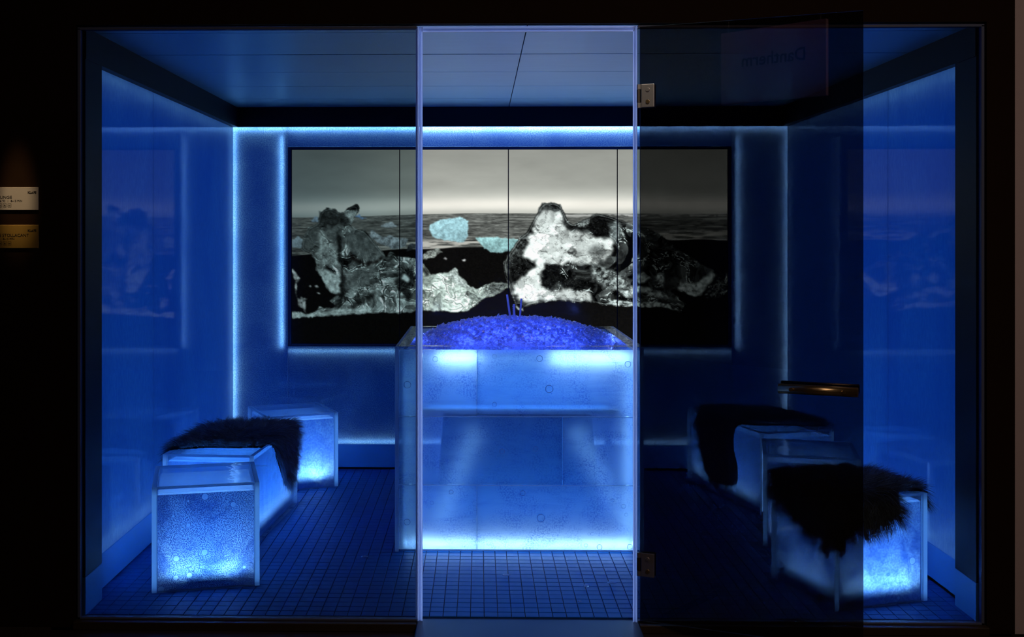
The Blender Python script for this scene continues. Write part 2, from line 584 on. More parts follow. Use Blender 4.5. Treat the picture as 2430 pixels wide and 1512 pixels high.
fr = empty('trim_3', (0, 0, 0))
tag(fr, 'thin grey metal channel framing the whole glass front', 'frame', kind='structure')
box('frame_channel', (FL - 0.0055, -0.014, -0.004), (FL + 0.0055, 0.014, FT), M['alu'], fr, 0.001)
box('frame_channel', (FR - 0.0055, -0.014, -0.004), (FR + 0.0055, 0.014, FT), M['alu'], fr, 0.001)
box('frame_channel', (FL - 0.0055, -0.014, FT - 0.006), (DOOR_L - 0.022, 0.014, FT + 0.004), M['alu'], fr, 0.001)
box('frame_channel', (DOOR_R + 0.016, -0.014, FT - 0.006), (FR + 0.0055, 0.014, FT + 0.004), M['alu'], fr, 0.001)
box('frame_channel', (FL - 0.0055, -0.014, -0.004), (DOOR_L - 0.022, 0.014, 0.004), M['alu'], fr, 0.001)
box('frame_channel', (DOOR_R + 0.016, -0.014, -0.004), (FR + 0.0055, 0.014, 0.004), M['alu'], fr, 0.001)

df = empty('trim_4', (0, 0, 0))
tag(df, 'pale translucent sealing profile lining the open doorway', 'door frame', kind='structure')


def ribs(name, spans, horizontal=False):
    for (a, b, y0, y1, m) in spans:
        if horizontal:
            open_panel(name, DOOR_L - 0.004, DOOR_R + 0.004, a, b, 0.006, M[m], df, Matrix.Translation((0, y0, 0)), 0.0018)
        else:
            open_panel(name, a, b, -0.004, FT + 0.002, 0.006, M[m], df, Matrix.Translation((0, y0, 0)), 0.0018)


ribs('seal_rib', [(-0.4300, -0.4225, -0.013, 0.013, 'seal_dark'), (-0.4222, -0.4165, -0.015, 0.014, 'seal'),
                  (-0.4162, -0.4095, -0.010, 0.014, 'seal_dark'), (-0.4092, -0.4035, -0.014, 0.013, 'seal')])
ribs('seal_rib', [(0.4035, 0.4085, -0.012, 0.013, 'seal'), (0.4088, 0.4130, -0.008, 0.013, 'seal_dark'), (0.4133, 0.4195, -0.013, 0.013, 'seal')])
ribs('head_rib', [(2.2755, 2.2835, -0.013, 0.013, 'seal'), (2.2690, 2.2752, -0.008, 0.013, 'seal_dark'), (2.2625, 2.2687, -0.012, 0.013, 'seal')], True)

# added lamps behind the seal ribs stand in for glowing glass edges
EDGE = (0.36, 0.50, 1.0)
for x, ww_, L in ((-0.4193, .0042, 3.2), (-0.4063, .0042, 4.2), (0.4060, .0036, 4.2), (0.4164, .0045, 3.2)):
    add_area('glass_edge_fill', (x, 0.004, FT / 2), (0, -1, 0), ww_, FT, L, EDGE)
for z, L in ((2.2795, 2.6), (2.2656, 2.6)):
    add_area('glass_edge_fill', (0, 0.004, z), (0, -1, 0), DOOR_R - DOOR_L, .004, L, EDGE)

# door: hinged at the right of the doorway, swung far out into the hall
HX = 0.4255
door = empty('door_1', (HX, -0.018, 0.004))
door.rotation_euler = (0, 0, -math.radians(21.5))
tag(door, 'dark tinted glass door swung wide open to the right', 'door', kind='structure')
DL = 0.806
bm = bmesh.new()
bm_box(bm, (0.004, -GT / 2, 0.004), (DL, GT / 2, FT - 0.008))
for f in bm.faces:
    f.material_index = 0 if abs(f.normal.y) > 0.9 else 1
link('pane', bm_to('pane', bm, [M['glass_door'], M['glass_edge']]), door)


def hinge(z):
    bm = bmesh.new()
    bm_box(bm, (0.012, -0.017, -0.0445), (0.062, -GT / 2, 0.0445), 0.0025, 2)
    hp = link('hinge', bm_to('hinge', bm, M['steel']), door, (0, 0, z))
    bm = bmesh.new()
    bm_box(bm, (0.008, GT / 2, -0.0445), (0.062, 0.017, 0.0445), 0.0025, 2)
    link('clamp_plate', bm_to('clamp_plate', bm, M['steel_dark']), hp)
    for zz in (-0.023, 0.023):
        bm = bmesh.new()
        bm_cyl(bm, (0.037, -0.0165, zz), (0.037, -0.0205, zz), 0.0085, 0.0075, 20)
        bm_cyl(bm, (0.037, -0.0203, zz), (0.037, -0.0212, zz), 0.0042, 0.0042, 6)
        link('screw', bm_to('screw', bm, M['brass' if zz < 0 else 'steel']), hp)
    for a, b in ((-0.0445, -0.026), (-0.0245, 0.0245), (0.026, 0.0445)):
        bm = bmesh.new()
        bm_cyl(bm, (0.001, -0.010, a), (0.001, -0.010, b), 0.0075, None, 18)
        if a < -0.03 or a > 0.02:
            bm_box(bm, (0.001, -0.015, a), (0.013, -0.006, b))
        link('hinge_knuckle', bm_to('hinge_knuckle', bm, M['steel_dark'] if abs(a) < .025 else M['steel']), hp)
    return hp


hinge(2.008)
hinge(0.222)

hd = empty('handle', (0.655, 0, 0.925))
hd.parent = door
for sy, m in ((-1, 'brass'), (1, 'steel_dark')):
    bm = bmesh.new()
    yy = sy * 0.045
    bm_cyl(bm, (-0.136, yy, 0), (0.136, yy, 0), 0.0175, None, 28)
    bmesh.ops.bevel(bm, geom=[e for e in bm.edges if abs(abs(e.verts[0].co.x) - .136) < 1e-4 and abs(abs(e.verts[1].co.x) - .136) < 1e-4],
                    offset=0.002, segments=1, affect='EDGES')
    link('grip_tube', bm_to('grip_tube', bm, M[m], True), hd)
    for xx in (-0.09, 0.09):
        bm = bmesh.new()
        bm_cyl(bm, (xx, sy * 0.004, 0), (xx, yy * 0.98, 0), 0.009, None, 16)
        link('standoff', bm_to('standoff', bm, M['steel_dark']), hd)
        if sy < 0:
            bm = bmesh.new()
            bm_cyl(bm, (xx, -0.0615, 0), (xx, -0.065, 0), 0.0075, 0.0068, 16)
            bm_cyl(bm, (xx, -0.0645, 0), (xx, -0.0658, 0), 0.0035, 0.0035, 6)
            link('screw', bm_to('screw', bm, M['brass']), hd)

# ------------------------------------------------------------------ ice seats
def mat_core(name, seed, contrast, bubbles=0.0, light=(0.80, 0.90, 1.0), dark=(0.05, 0.12, 0.42), fine=150, cloud=7, cloud_amt=0.65, stretch=(1, 1, 1)):
    t = NT(name)
    v = t.coord(stretch, loc=(seed, seed * 1.3, seed * 0.7))
    f1 = t.noise(v, fine, 2.0, 0.65)
    f2 = t.noise(v, cloud, 4.5, 0.62, 0.7)
    wdt = 0.20 * (1.1 - contrast)
    speck = t.ramp(f1, [(0.5 - wdt, (1 - contrast,) * 3), (0.5 + wdt, (1, 1, 1))])
    clouds = t.ramp(f2, [(0.36, (1 - cloud_amt,) * 3), (0.60, (1, 1, 1))])
    k = t.mixc(1.0, speck, clouds, 'MULTIPLY')
    if bubbles > 0:
        vv = t.coord((1, 1, 1), loc=(seed * 0.31, seed * 0.17, seed * 0.23))
        vo = t.n('TexVoronoi', feature='F1')
        t.set(vo, 'Vector', vv)
        t.set(vo, 'Scale', 17.0)
        rnd = t.n('SeparateColor')
        t.set(rnd, 0, vo.outputs['Color'])
        rad = t.math('MULTIPLY', t.math('POWER', rnd.outputs[0], 3.0), 0.42 * bubbles)
        dd = t.math('DIVIDE', vo.outputs['Distance'], t.math('ADD', rad, 0.02))
        disc = t.ramp(dd, [(0.80, (1, 1, 1)), (0.86, (0, 0, 0))])
        rim = t.ramp(dd, [(0.78, (0, 0, 0)), (0.85, (1, 1, 1)), (0.97, (0, 0, 0))])
        k = t.mixc(disc, k, (0.95, 0.95, 0.95))
        k = t.mixc(rim, k, (0.05, 0.05, 0.05))
    colr = t.mixc(k, dark, light)
    ts = t.n('BsdfTranslucent', Color=colr)
    dfu = t.n('BsdfDiffuse', Color=colr)
    gl = t.n('BsdfGlossy', Color=(1, 1, 1), Roughness=0.15)
    return t.done(t.mixs(t.schlick(0.03), t.mixs(0.12, ts.outputs[0], dfu.outputs[0]), gl.outputs[0]))


M['seat_base'] = mat_plain('seat_base', (0.20, 0.34, 0.62), 0.3, noise=0.35, scale=30)
M['seat_top'] = mat_core('seat_top_ice', 9.3, 0.35, 0, (0.85, 0.94, 1.0), (0.35, 0.52, 0.88), 60, 5, 0.5, (1, 5, 1))
SEATH = 0.437
SH = 0.020


def make_seat(label, loc, rz, lx, ly, core_mat, lights, group):
    s = empty('ice_stool', (loc[0], loc[1], 0.0), math.radians(rz))
    tag(s, label, 'seat', group)
    hx, hy, h = lx / 2, ly / 2, SEATH

    def sheet(nm, lo, hi, face_axis, m='acrylic'):
        bm = bmesh.new()
        bm_box(bm, lo, hi, 0.0015)
        for f in bm.faces:
            n = f.normal
            f.material_index = 0 if abs(n[face_axis]) > 0.9 else 1
        return link(nm, bm_to(nm, bm, [M[m], M['acrylic_edge']]), s)

    sheet('acrylic_side', (-hx, -hy, 0), (-hx + SH, hy, h), 0)
    sheet('acrylic_side', (hx - SH, -hy, 0), (hx, hy, h), 0)
    sheet('acrylic_front', (-hx + SH + .0005, -hy, 0), (hx - SH - .0005, -hy + 0.012, h), 1)
    sheet('acrylic_back', (-hx + SH + .0005, hy - 0.012, 0), (hx - SH - .0005, hy, h), 1)
    sheet('acrylic_lid', (-hx + SH + .0005, -hy + .0125, h - 0.012), (hx - SH - .0005, hy - .0125, h), 2, 'acrylic_lid')
    cx, cyy = hx - SH - 0.003, hy - 0.016
    box('base_tray', (-cx + .045, -cyy + .045, 0.003), (cx - .045, cyy - .045, 0.068), M['seat_base'], s, 0.004)
    box('floor_plate', (-cx, -cyy, 0.0005), (cx, cyy, 0.0028), M['seat_base'], s)
    # frosted core: sides and top are skins round the hollow lamp space
    z0, z1 = 0.0032, h - 0.030
    b = 0.006
    v = [(-cx, -cyy, z0), (cx, -cyy, z0), (cx, cyy, z0), (-cx, cyy, z0),
         (-cx, -cyy, z1 - b), (cx, -cyy, z1 - b), (cx, cyy, z1 - b), (-cx, cyy, z1 - b),
         (-cx + b, -cyy + b, z1), (cx - b, -cyy + b, z1), (cx - b, cyy - b, z1), (-cx + b, cyy - b, z1)]
    f, fm = [], []
    for k in range(4):
        j = (k + 1) % 4
        f += [(k, j, j + 4, k + 4), (k + 4, j + 4, j + 8, k + 8)]
        fm += [0, 1]
    f.append((8, 9, 10, 11))
    fm.append(1)
    link('ice_core', me_from('ice_core', v, f, [core_mat, M['seat_top']], fmat=fm), s)
    # lamps standing on the tray
    add_area('seat_lamp', (0, 0, 0.070), (0, 0, 1), lx - 0.20, ly - 0.20, 24.0 * L_SEAT, (0.045, 0.27, 1.0), s)
    for sy in (-1, 1):
        add_area('seat_strip', (0, sy * (cyy - .040), 0.072), (0, sy * 0.75, 0.7), lx - .13, .022, 46.0 * lights[0] * L_SEAT, ICEW, s)
    for sx in (-1, 1):
        add_area('seat_strip', (sx * (cx - .040), 0, 0.072), (sx * 0.75, 0, 0.7), ly - .13, .022, 30.0 * lights[0] * L_SEAT, ICEW, s)
        # lamps added inside the side sheets to make their cut edges glow
        add_area('sheet_edge_fill', (sx * (hx - SH / 2), -hy + .020, h / 2), (0, -1, 0), SH * .7, h * .92, 5.0 * L_SEAT, (0.16, 0.42, 1.0), s)
        add_area('sheet_edge_fill', (sx * (hx - SH / 2), hy - .020, h / 2), (0, 1, 0), SH * .7, h * .92, 5.0 * L_SEAT, (0.16, 0.42, 1.0), s)
    for (px, py, e) in lights[1:]:
        dx, dy = px * 0.6, py * 0.6
        add_area('seat_spot', (px * (cx - .06), py * (cyy - .06), 0.072), (dx, dy, 0.75), 0.12, 0.05, 34.0 * e * L_SEAT, (0.62, 0.86, 1.0), s)
    return s


G = 'lit ice block seats'
LA = [1.0, (-0.78, -0.86, 1.0), (0.78, -0.86, 1.1), (0.8, 0.8, 0.4), (-0.8, 0.8, 0.4)]
LBn = [0.8, (0.6, -0.5, 0.2), (0.6, 0.6, 0.3)]
seatA = make_seat('clear bubbly ice cube seat at front left, bare top, nearest the left pane', (-1.382, 0.5485), 14.6, 0.44, 0.44,
                  mat_core('core_bubbly', 2.1, 0.92, 0.7, (0.66, 0.85, 1.0), (0.025, 0.09, 0.36), 230, 7, 0.75), LA, G)
seatB = make_seat('long ice bench by the left wall with a dark sheepskin over it', (-1.443, 1.389), -4.0, 0.445, 0.87,
                  mat_core('core_streaky', 4.4, 0.45, 0, (0.70, 0.84, 1.0), (0.16, 0.30, 0.70), 30, 5, 0.5, (6, 6, 0.8)), LBn, G)
seatC = make_seat('bare ice cube seat in the far left corner, behind the long left bench', (-1.31, 2.335), 24.4, 0.44, 0.44,
                  mat_core('core_cloudy', 6.6, 0.55, 0.5, (0.68, 0.85, 1.0), (0.10, 0.26, 0.72), 90, 8, 0.6),
                  [0.65, (0.75, -0.85, 1.2), (-0.3, -0.85, 0.6), (0.0, 0.8, 0.5), (0.85, 0.3, 0.4)], G)
seatD = make_seat('ice cube seat at front right, corner towards the glass, sheepskin over its top', (1.352, 0.390), 18.3, 0.44, 0.44,
                  mat_core('core_smoky', 8.2, 0.5, 0.9, (0.64, 0.82, 1.0), (0.06, 0.17, 0.52), 110, 9, 0.85),
                  [0.65, (-0.4, -0.86, 0.7), (0.6, -0.86, 0.8), (-0.86, -0.4, 0.35), (-0.86, 0.4, 0.3)], G)
seatE = make_seat('bare ice cube seat on the right, standing between the two sheepskin seats', (1.43, 1.185), -13.5, 0.44, 0.44,
                  mat_core('core_bubbly_right', 12.1, 0.8, 0.8, (0.66, 0.85, 1.0), (0.025, 0.09, 0.36), 230, 7, 0.75),
                  [0.9, (-0.78, -0.86, 1.0), (0.78, -0.86, 0.8), (0, 0.8, 0.4)], G)
seatF = make_seat('long ice bench at the right rear with a sheepskin hanging over its side', (1.3975, 2.0725), 15.0, 0.44, 0.87,
                  mat_core('core_streaky_right', 14.4, 0.5, 0.4, (0.72, 0.85, 1.0), (0.14, 0.28, 0.68), 40, 5, 0.5, (3, 3, 0.9)),
                  [0.8, (-0.6, -0.4, 0.25), (-0.6, 0.6, 0.25)], G)

# ------------------------------------------------------------------ sheepskins
def mat_fur():
    t = NT('sheepskin_wool')
    p = t.n('BsdfPrincipled')
    a = t.n('Attribute')
    a.attribute_name = 'shade'
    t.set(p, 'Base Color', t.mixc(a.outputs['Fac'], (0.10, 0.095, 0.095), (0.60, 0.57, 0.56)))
    t.set(p, 'Roughness', 0.6)
    t.set(p, 'Specular IOR Level', 0.25)
    return t.done(p.outputs[0])


M['fur'] = mat_fur()
M['pelt'] = mat_plain('sheepskin_pelt', (0.014, 0.012, 0.012), 0.9, noise=0.3, scale=60)


def in_poly(x, y, poly):
    inside = np.zeros(x.shape, bool)
    n = len(poly)
    for i in range(n):
        x0, y0 = poly[i]
        x1, y1 = poly[(i + 1) % n]
        if y0 == y1:
            continue
        c = ((y0 > y) != (y1 > y)) & (x < (x1 - x0) * (y - y0) / (y1 - y0) + x0)
        inside ^= c
    return inside


def drape(u, v, hu, hv, top, off):
    """unfolded pelt coordinates -> point on the block, bent round its edges; returns position, normal"""
    r = 0.025
    su, sv = np.sign(u), np.sign(v)
    du, dv = np.maximum(np.abs(u) - (hu - r), 0), np.maximum(np.abs(v) - (hv - r), 0)
    ov = np.maximum(du, dv) + 0.25 * np.minimum(du, dv)
    ang = np.minimum(ov / r, PI / 2)
    down = np.maximum(ov - r * PI / 2, 0)
    tot = np.sqrt(du ** 2 + dv ** 2) + 1e-9
    wx, wy = du / tot, dv / tot
    rad = r + off
    hor = rad * np.sin(ang) + 0.55 * down * np.minimum(wx, wy)
    x = su * (np.minimum(np.abs(u), hu - r) + hor * np.where(du > 0, np.maximum(wx, 0.35 * (wx > 0)), 0))
    y = sv * (np.minimum(np.abs(v), hv - r) + hor * np.where(dv > 0, np.maximum(wy, 0.35 * (wy > 0)), 0))
    z = top - r + rad * np.cos(ang) - down
    n = np.stack([su * wx * np.sin(ang), sv * wy * np.sin(ang), np.cos(ang)], -1)
    n /= np.linalg.norm(n, axis=-1, keepdims=True) + 1e-9
    return np.stack([x, y, z], -1), n


def make_fur(label, seat, hu, hv, outline, count, length, seed, centre):
    rng = np.random.default_rng(seed)
    top = SEATH + 0.001
    poly = np.array(outline)
    root = empty('sheepskin')
    root.matrix_world = seat.matrix_basis.copy()
    tag(root, label, 'sheepskin', 'dark sheepskins on the ice seats')
    lo, hi = poly.min(0), poly.max(0)
    # pelt skin: a thin sheet with thickness
    st = 0.0145
    nu, nv = int((hi[0] - lo[0]) / st) + 2, int((hi[1] - lo[1]) / st) + 2
    gu, gv = np.meshgrid(lo[0] + np.arange(nu) * st, lo[1] + np.arange(nv) * st, indexing='ij')
    cin = in_poly(gu + st / 2, gv + st / 2, outline)
    P1, _ = drape(gu, gv, hu, hv, top, 0.012)
    P0, _ = drape(gu, gv, hu, hv, top, 0.003)
    idx = lambda i, j: i * nv + j
    V = np.concatenate([P1.reshape(-1, 3), P0.reshape(-1, 3)])
    nn = nu * nv
    Fs = []
    for i in range(nu - 1):
        for j in range(nv - 1):
            if not cin[i, j]:
                continue
            q = (idx(i, j), idx(i + 1, j), idx(i + 1, j + 1), idx(i, j + 1))
            Fs.append(q)
            Fs.append(tuple(nn + k for k in reversed(q)))
            for (di, dj, a, b) in ((-1, 0, 3, 0), (1, 0, 1, 2), (0, -1, 0, 1), (0, 1, 2, 3)):
                ii, jj = i + di, j + dj
                if ii < 0 or jj < 0 or ii >= nu - 1 or jj >= nv - 1 or not cin[ii, jj]:
                    Fs.append((q[a], nn + q[a], nn + q[b], q[b]))
    used = sorted({k for f in Fs for k in f})
    rm = {k: n for n, k in enumerate(used)}
    link('pelt', me_from('pelt', [tuple(V[k]) for k in used], [tuple(rm[k] for k in f) for f in Fs], M['pelt'], True), root)
    # wool strands as narrow ribbons, combed outward and drooping
    pts = np.zeros((0, 2))
    while len(pts) < count:
        c = rng.uniform(lo, hi, (count, 2))
        pts = np.concatenate([pts, c[in_poly(c[:, 0], c[:, 1], outline)]])
    pts = pts[:count]
    P, N = drape(pts[:, 0], pts[:, 1], hu, hv, top, 0.010)
    e = 0.004
    cdir = pts - np.array(centre)
    cl = np.linalg.norm(cdir, axis=1, keepdims=True)
    # clumps: strands near one another bend the same way
    key = np.floor(pts / 0.022).astype(int)
    hsh = np.sin(key[:, 0] * 127.1 + key[:, 1] * 311.7 + seed) * 43758.5453
    hsh -= np.floor(hsh)
    h2 = np.sin(key[:, 0] * 269.5 + key[:, 1] * 183.3 + seed) * 43758.5453
    h2 -= np.floor(h2)
    cdir = cdir / (cl + 1e-6) + 0.9 * np.stack([np.cos(hsh * 6.283), np.sin(hsh * 6.283)], -1)
    Pa, _ = drape(pts[:, 0] + e * cdir[:, 0], pts[:, 1] + e * cdir[:, 1], hu, hv, top, 0.010)
    T = Pa - P
    T /= np.linalg.norm(T, axis=1, keepdims=True) + 1e-9
    L = length * (0.6 + 0.35 * h2 + 0.35 * rng.random(count))
    side = N[:, 2] < 0.5
    d0 = N * np.where(side, 0.55, 0.80)[:, None] + T * 0.75 + rng.normal(0, 0.16, (count, 3))
    d0 /= np.linalg.norm(d0, axis=1, keepdims=True)
    SEG = 5
    wv = np.cross(d0, rng.normal(0, 1, (count, 3)))
    wv /= np.linalg.norm(wv, axis=1, keepdims=True) + 1e-9
    w0 = 0.0011
    pos = P.copy()
    d = d0.copy()
    rowsL, rowsR = [], []
    ph = rng.random(count) * 6.28
    cv = np.cross(d0, wv)
    Rm = np.array(root.matrix_world.to_3x3())
    tx = root.matrix_world.translation.x
    for k in range(SEG):
        wd = w0 * (1.0 - 0.85 * k / (SEG - 1))
        rowsL.append(pos - wv * wd)
        rowsR.append(pos + wv * wd)
        d = d + np.array([0, 0, -0.17]) + T * 0.10 + 0.22 * (wv * np.cos(ph + k * 1.9)[:, None] + cv * np.sin(ph + k * 1.9)[:, None])
        d /= np.linalg.norm(d, axis=1, keepdims=True)
        pos = pos + d * (L / (SEG - 1))[:, None]
        pos[:, 2] = np.maximum(pos[:, 2], 0.004)
        # stay out of the block
        wxp = pos @ Rm[0] + tx
        over = wxp - np.clip(wxp, -W + .008, W - .008)
        pos = pos - over[:, None] * Rm[0][None, :]
        ins = (np.abs(pos[:, 0]) < hu + .004) & (np.abs(pos[:, 1]) < hv + .004) & (pos[:, 2] < top + 0.004)
        nearu = hu - np.abs(pos[:, 0]) < hv - np.abs(pos[:, 1])
        upm = ins & (N[:, 2] > 0.5)
        pos[upm, 2] = top + 0.005
        a = ins & ~upm & nearu
        pos[a, 0] = np.sign(pos[a, 0]) * (hu + .005)
        b = ins & ~upm & ~nearu
        pos[b, 1] = np.sign(pos[b, 1]) * (hv + .005)
    V = np.stack([np.stack(rowsL, 1), np.stack(rowsR, 1)], 2)      # count, SEG, 2, 3
    V = V.reshape(-1, 3)
    base = (np.arange(count) * SEG * 2)[:, None]
    q = []
    for k in range(SEG - 1):
        q.append(base + np.array([[2 * k, 2 * k + 1, 2 * k + 3, 2 * k + 2]]))
    Q = np.stack(q, 1).reshape(-1, 4)
    me = bpy.data.meshes.new('wool')
    me.vertices.add(len(V))
    me.vertices.foreach_set('co', V.astype(np.float32).ravel())
    me.loops.add(Q.size)
    me.loops.foreach_set('vertex_index', Q.astype(np.int32).ravel())
    me.polygons.add(len(Q))
    me.polygons.foreach_set('loop_start', (np.arange(len(Q)) * 4).astype(np.int32))
    me.polygons.foreach_set('loop_total', np.full(len(Q), 4, np.int32))
    at = me.attributes.new('shade', 'FLOAT', 'POINT')
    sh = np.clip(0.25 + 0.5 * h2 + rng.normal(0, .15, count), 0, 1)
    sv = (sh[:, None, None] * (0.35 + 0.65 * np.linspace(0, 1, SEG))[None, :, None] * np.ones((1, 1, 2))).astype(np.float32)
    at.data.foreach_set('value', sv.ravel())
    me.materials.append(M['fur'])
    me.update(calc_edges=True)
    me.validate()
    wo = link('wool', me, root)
    wo['kind'] = 'stuff'
    return root


make_fur('dark sheepskin draped over the long left ice bench, tip hanging to the right', seatB, 0.2225, 0.435,
         [(-.25, -.34), (-.27, -.18), (-.26, .0), (-.22, .2), (-.1, .36), (.1, .40), (.2, .38), (.28, .36), (.36, .32), (.42, .26), (.47, .20), (.485, .15),
          (.43, .09), (.37, .03), (.31, -.03), (.25, -.07), (.215, -.14), (.20, -.26), (.1, -.28), (-.05, -.28), (-.15, -.33)], 24000, 0.078, 5, (0.02, 0.03))
make_fur('dark sheepskin covering the front right ice cube, edge falling over its corner', seatD, 0.22, 0.22,
         [(-.27, .17), (-.29, .08), (-.33, -.02), (-.36, -.12), (-.36, -.22), (-.335, -.31), (-.26, -.35), (-.16, -.34), (-.05, -.325), (.03, -.305),
          (.075, -.29), (.07, -.22), (.12, -.175), (.19, -.19), (.25, -.20), (.25, -.12), (.22, .0), (.2, .12), (.14, .22), (0, .24), (-.15, .23)], 24000, 0.078, 9, (-0.02, -0.02))
make_fur('dark sheepskin on the right rear ice bench, broad flap hanging towards the floor', seatF, 0.22, 0.435,
         [(-.53, .13), (-.55, .03), (-.55, -.10), (-.52, -.20), (-.44, -.20), (-.36, -.16), (-.28, -.15), (-.22, -.18), (-.14, -.25), (.02, -.29), (.15, -.34), (.24, -.37),
          (.26, -.25), (.25, -.05), (.2, .1), (.08, .22), (-.08, .27), (-.22, .27), (-.33, .24), (-.45, .19)], 24000, 0.074, 13, (0.0, 0.0))

# ------------------------------------------------------------------ ice counter in the middle
C0 = 0.8945
CW, CH = 0.5806, 0.961
ct = empty('ice_counter', (0, C0 + CW, 0))
tag(ct, 'large square glowing ice counter in the middle of the lounge', 'counter')


def mat_counter(name, seed, see):
    t = NT(name)
    v = t.coord((1, 1, 1), kind='Object', loc=(seed, seed * .7, seed * 1.9))
    f1 = t.noise(v, 130, 2.0, 0.65)
    f2 = t.noise(v, 5.5, 5.0, 0.6, 1.2)
    f3 = t.noise(t.coord((1, 1, 7), loc=(seed * 2, 0, seed)), 3.5, 4.0, 0.6, 0.8)
    sp = t.ramp(f1, [(0.40, (0.45, 0.45, 0.45)), (0.56, (1, 1, 1))])
    ck = t.ramp(f2, [(0.36, (0, 0, 0)), (0.58, (1, 1, 1))])
    k = t.mixc(ck, sp, (1, 1, 1))
    k = t.mixc(1.0, k, t.ramp(f3, [(0.30, (0.8, 0.8, 0.8)), (0.5, (1, 1, 1))]), 'MULTIPLY')
    vo = t.n('TexVoronoi', feature='F1')
    t.set(vo, 'Vector', t.coord((1, 1, 1), loc=(seed * .3, 0.2, seed * .4)))
    t.set(vo, 'Scale', 22.0)
    rnd = t.n('SeparateColor')
    t.set(rnd, 0, vo.outputs['Color'])
    rad = t.math('MULTIPLY', t.math('POWER', rnd.outputs[0], 4.0), 0.22)
    dd = t.math('DIVIDE', vo.outputs['Distance'], t.math('ADD', rad, 0.012))
    rim = t.ramp(dd, [(0.80, (0, 0, 0)), (0.88, (1, 1, 1)), (0.96, (0, 0, 0))])
    k = t.mixc(rim, k, (0.35, 0.35, 0.35))
    colr = t.mixc(k, (0.06, 0.19, 0.62), (0.66, 0.85, 1.0))
    ts = t.n('BsdfTranslucent', Color=colr)
    dfu = t.n('BsdfDiffuse', Color=colr)
    tr = t.n('BsdfTransparent', Color=(0.80, 0.90, 1.0))
    base = t.mixs(0.08, ts.outputs[0], dfu.outputs[0])
    base = t.mixs(see, base, tr.outputs[0])
    gl = t.n('BsdfGlossy', Color=(1, 1, 1), Roughness=0.04)
    return t.done(t.mixs(t.schlick(0.04), base, gl.outputs[0]))


MC = [mat_counter('counter_ice_%s' % w, s, q) for w, s, q in (('clear', 1.0, 0.45), ('cloudy', 5.0, 0.40), ('deep', 9.0, 0.45), ('speckled', 13.0, 0.45))]
TH = 0.036
XI = CW - TH
yf = -CW


def csheet(nm, lo, hi, axis):
    bm = bmesh.new()
    bm_box(bm, lo, hi, 0.002)
    for f in bm.faces:
        f.material_index = 0 if abs(f.normal[axis]) > 0.9 else 1
    return link(nm, bm_to(nm, bm, [M['acrylic'], M['acrylic_edge']]), ct)


csheet('acrylic_side', (-CW, -CW, 0.0), (-CW + 0.018, CW, CH), 0)
csheet('acrylic_side', (CW - 0.018, -CW, 0.0), (CW, CW, CH), 0)
zr = [0.012, 0.314, 0.633, CH - 0.014]
xs = [(-0.197,), (0.202,), (-0.197,)]
mi = [(0, 3), (2, 1), (3, 0)]
g = 0.0012
for r in range(3):
    cuts = [-CW + 0.0185, xs[r][0], CW - 0.0185]
    for k in range(2):
        op = open_panel('front_panel', cuts[k] + g / 2, cuts[k + 1] - g / 2, zr[r] + g, zr[r + 1] - g, 0.020,
                        [MC[mi[r][k]]], ct, Matrix.Translation((0, yf, 0)), 0.002)
    if r:
        open_panel('joint_edge', -CW + 0.0185, CW - 0.0185, zr[r] - 0.0012, zr[r] + 0.0012, 0.004, M['acrylic_edge'], ct, Matrix.Translation((0, yf - 0.0006, 0)), 0.0003)
for sx in (-1, 1):
    R = Matrix(((0, 1, 0), (-1, 0, 0), (0, 0, 1))) if sx > 0 else Matrix(((0, -1, 0), (1, 0, 0), (0, 0, 1)))
    for r in range(3):
        m = Matrix.Translation((sx * (CW - 0.0365), 0, 0)) @ R.transposed().to_4x4()
        if sx > 0:
            m = Matrix.Translation((CW - 0.0365, 0, 0)) @ Matrix.Rotation(PI / 2, 4, 'Z')
        else:
            m = Matrix.Translation((-CW + 0.0365, 0, 0)) @ Matrix.Rotation(-PI / 2, 4, 'Z')
        open_panel('side_panel', -CW + 0.022, CW - 0.022, zr[r] + g, zr[r + 1] - g, 0.018, [MC[(r + 1) % 4]], ct, m, 0.002)
open_panel('back_panel', -CW + 0.0185, CW - 0.0185, 0.012, CH - 0.014, 0.02, [MC[1]], ct,
           Matrix.Translation((0, CW, 0)) @ Matrix.Rotation(PI, 4, 'Z'), 0.002)
M['counter_base'] = mat_plain('counter_base', (0.45, 0.55, 0.75), 0.4)
M['counter_body'] = mat_plain('counter_body', (0.08, 0.18, 0.45), 0.6, noise=0.2, scale=5)
M['counter_fin'] = mat_plain('counter_fin', (0.75, 0.85, 0.95), 0.7)
box('base_plate', (-CW + 0.02, -CW + 0.022, 0.0), (CW - 0.02, CW - 0.022, 0.012), M['counter_base'], ct)
# inner cabinet with flaring foot, seen dimly through the ice
v = [(-.40, -.40, .13), (.40, -.40, .13), (.40, .40, .13), (-.40, .40, .13),
     (-.36, -.36, .60), (.36, -.36, .60), (.36, .36, .60), (-.36, .36, .60)]
link('inner_cabinet', me_from('inner_cabinet', v, [(0, 1, 5, 4), (1, 2, 6, 5), (2, 3, 7, 6), (3, 0, 4, 7), (4, 5, 6, 7), (3, 2, 1, 0)], M['counter_body']), ct)
box('inner_shelf', (-.47, -.566, .645), (.47, .40, .668), M['counter_base'], ct, 0.004)
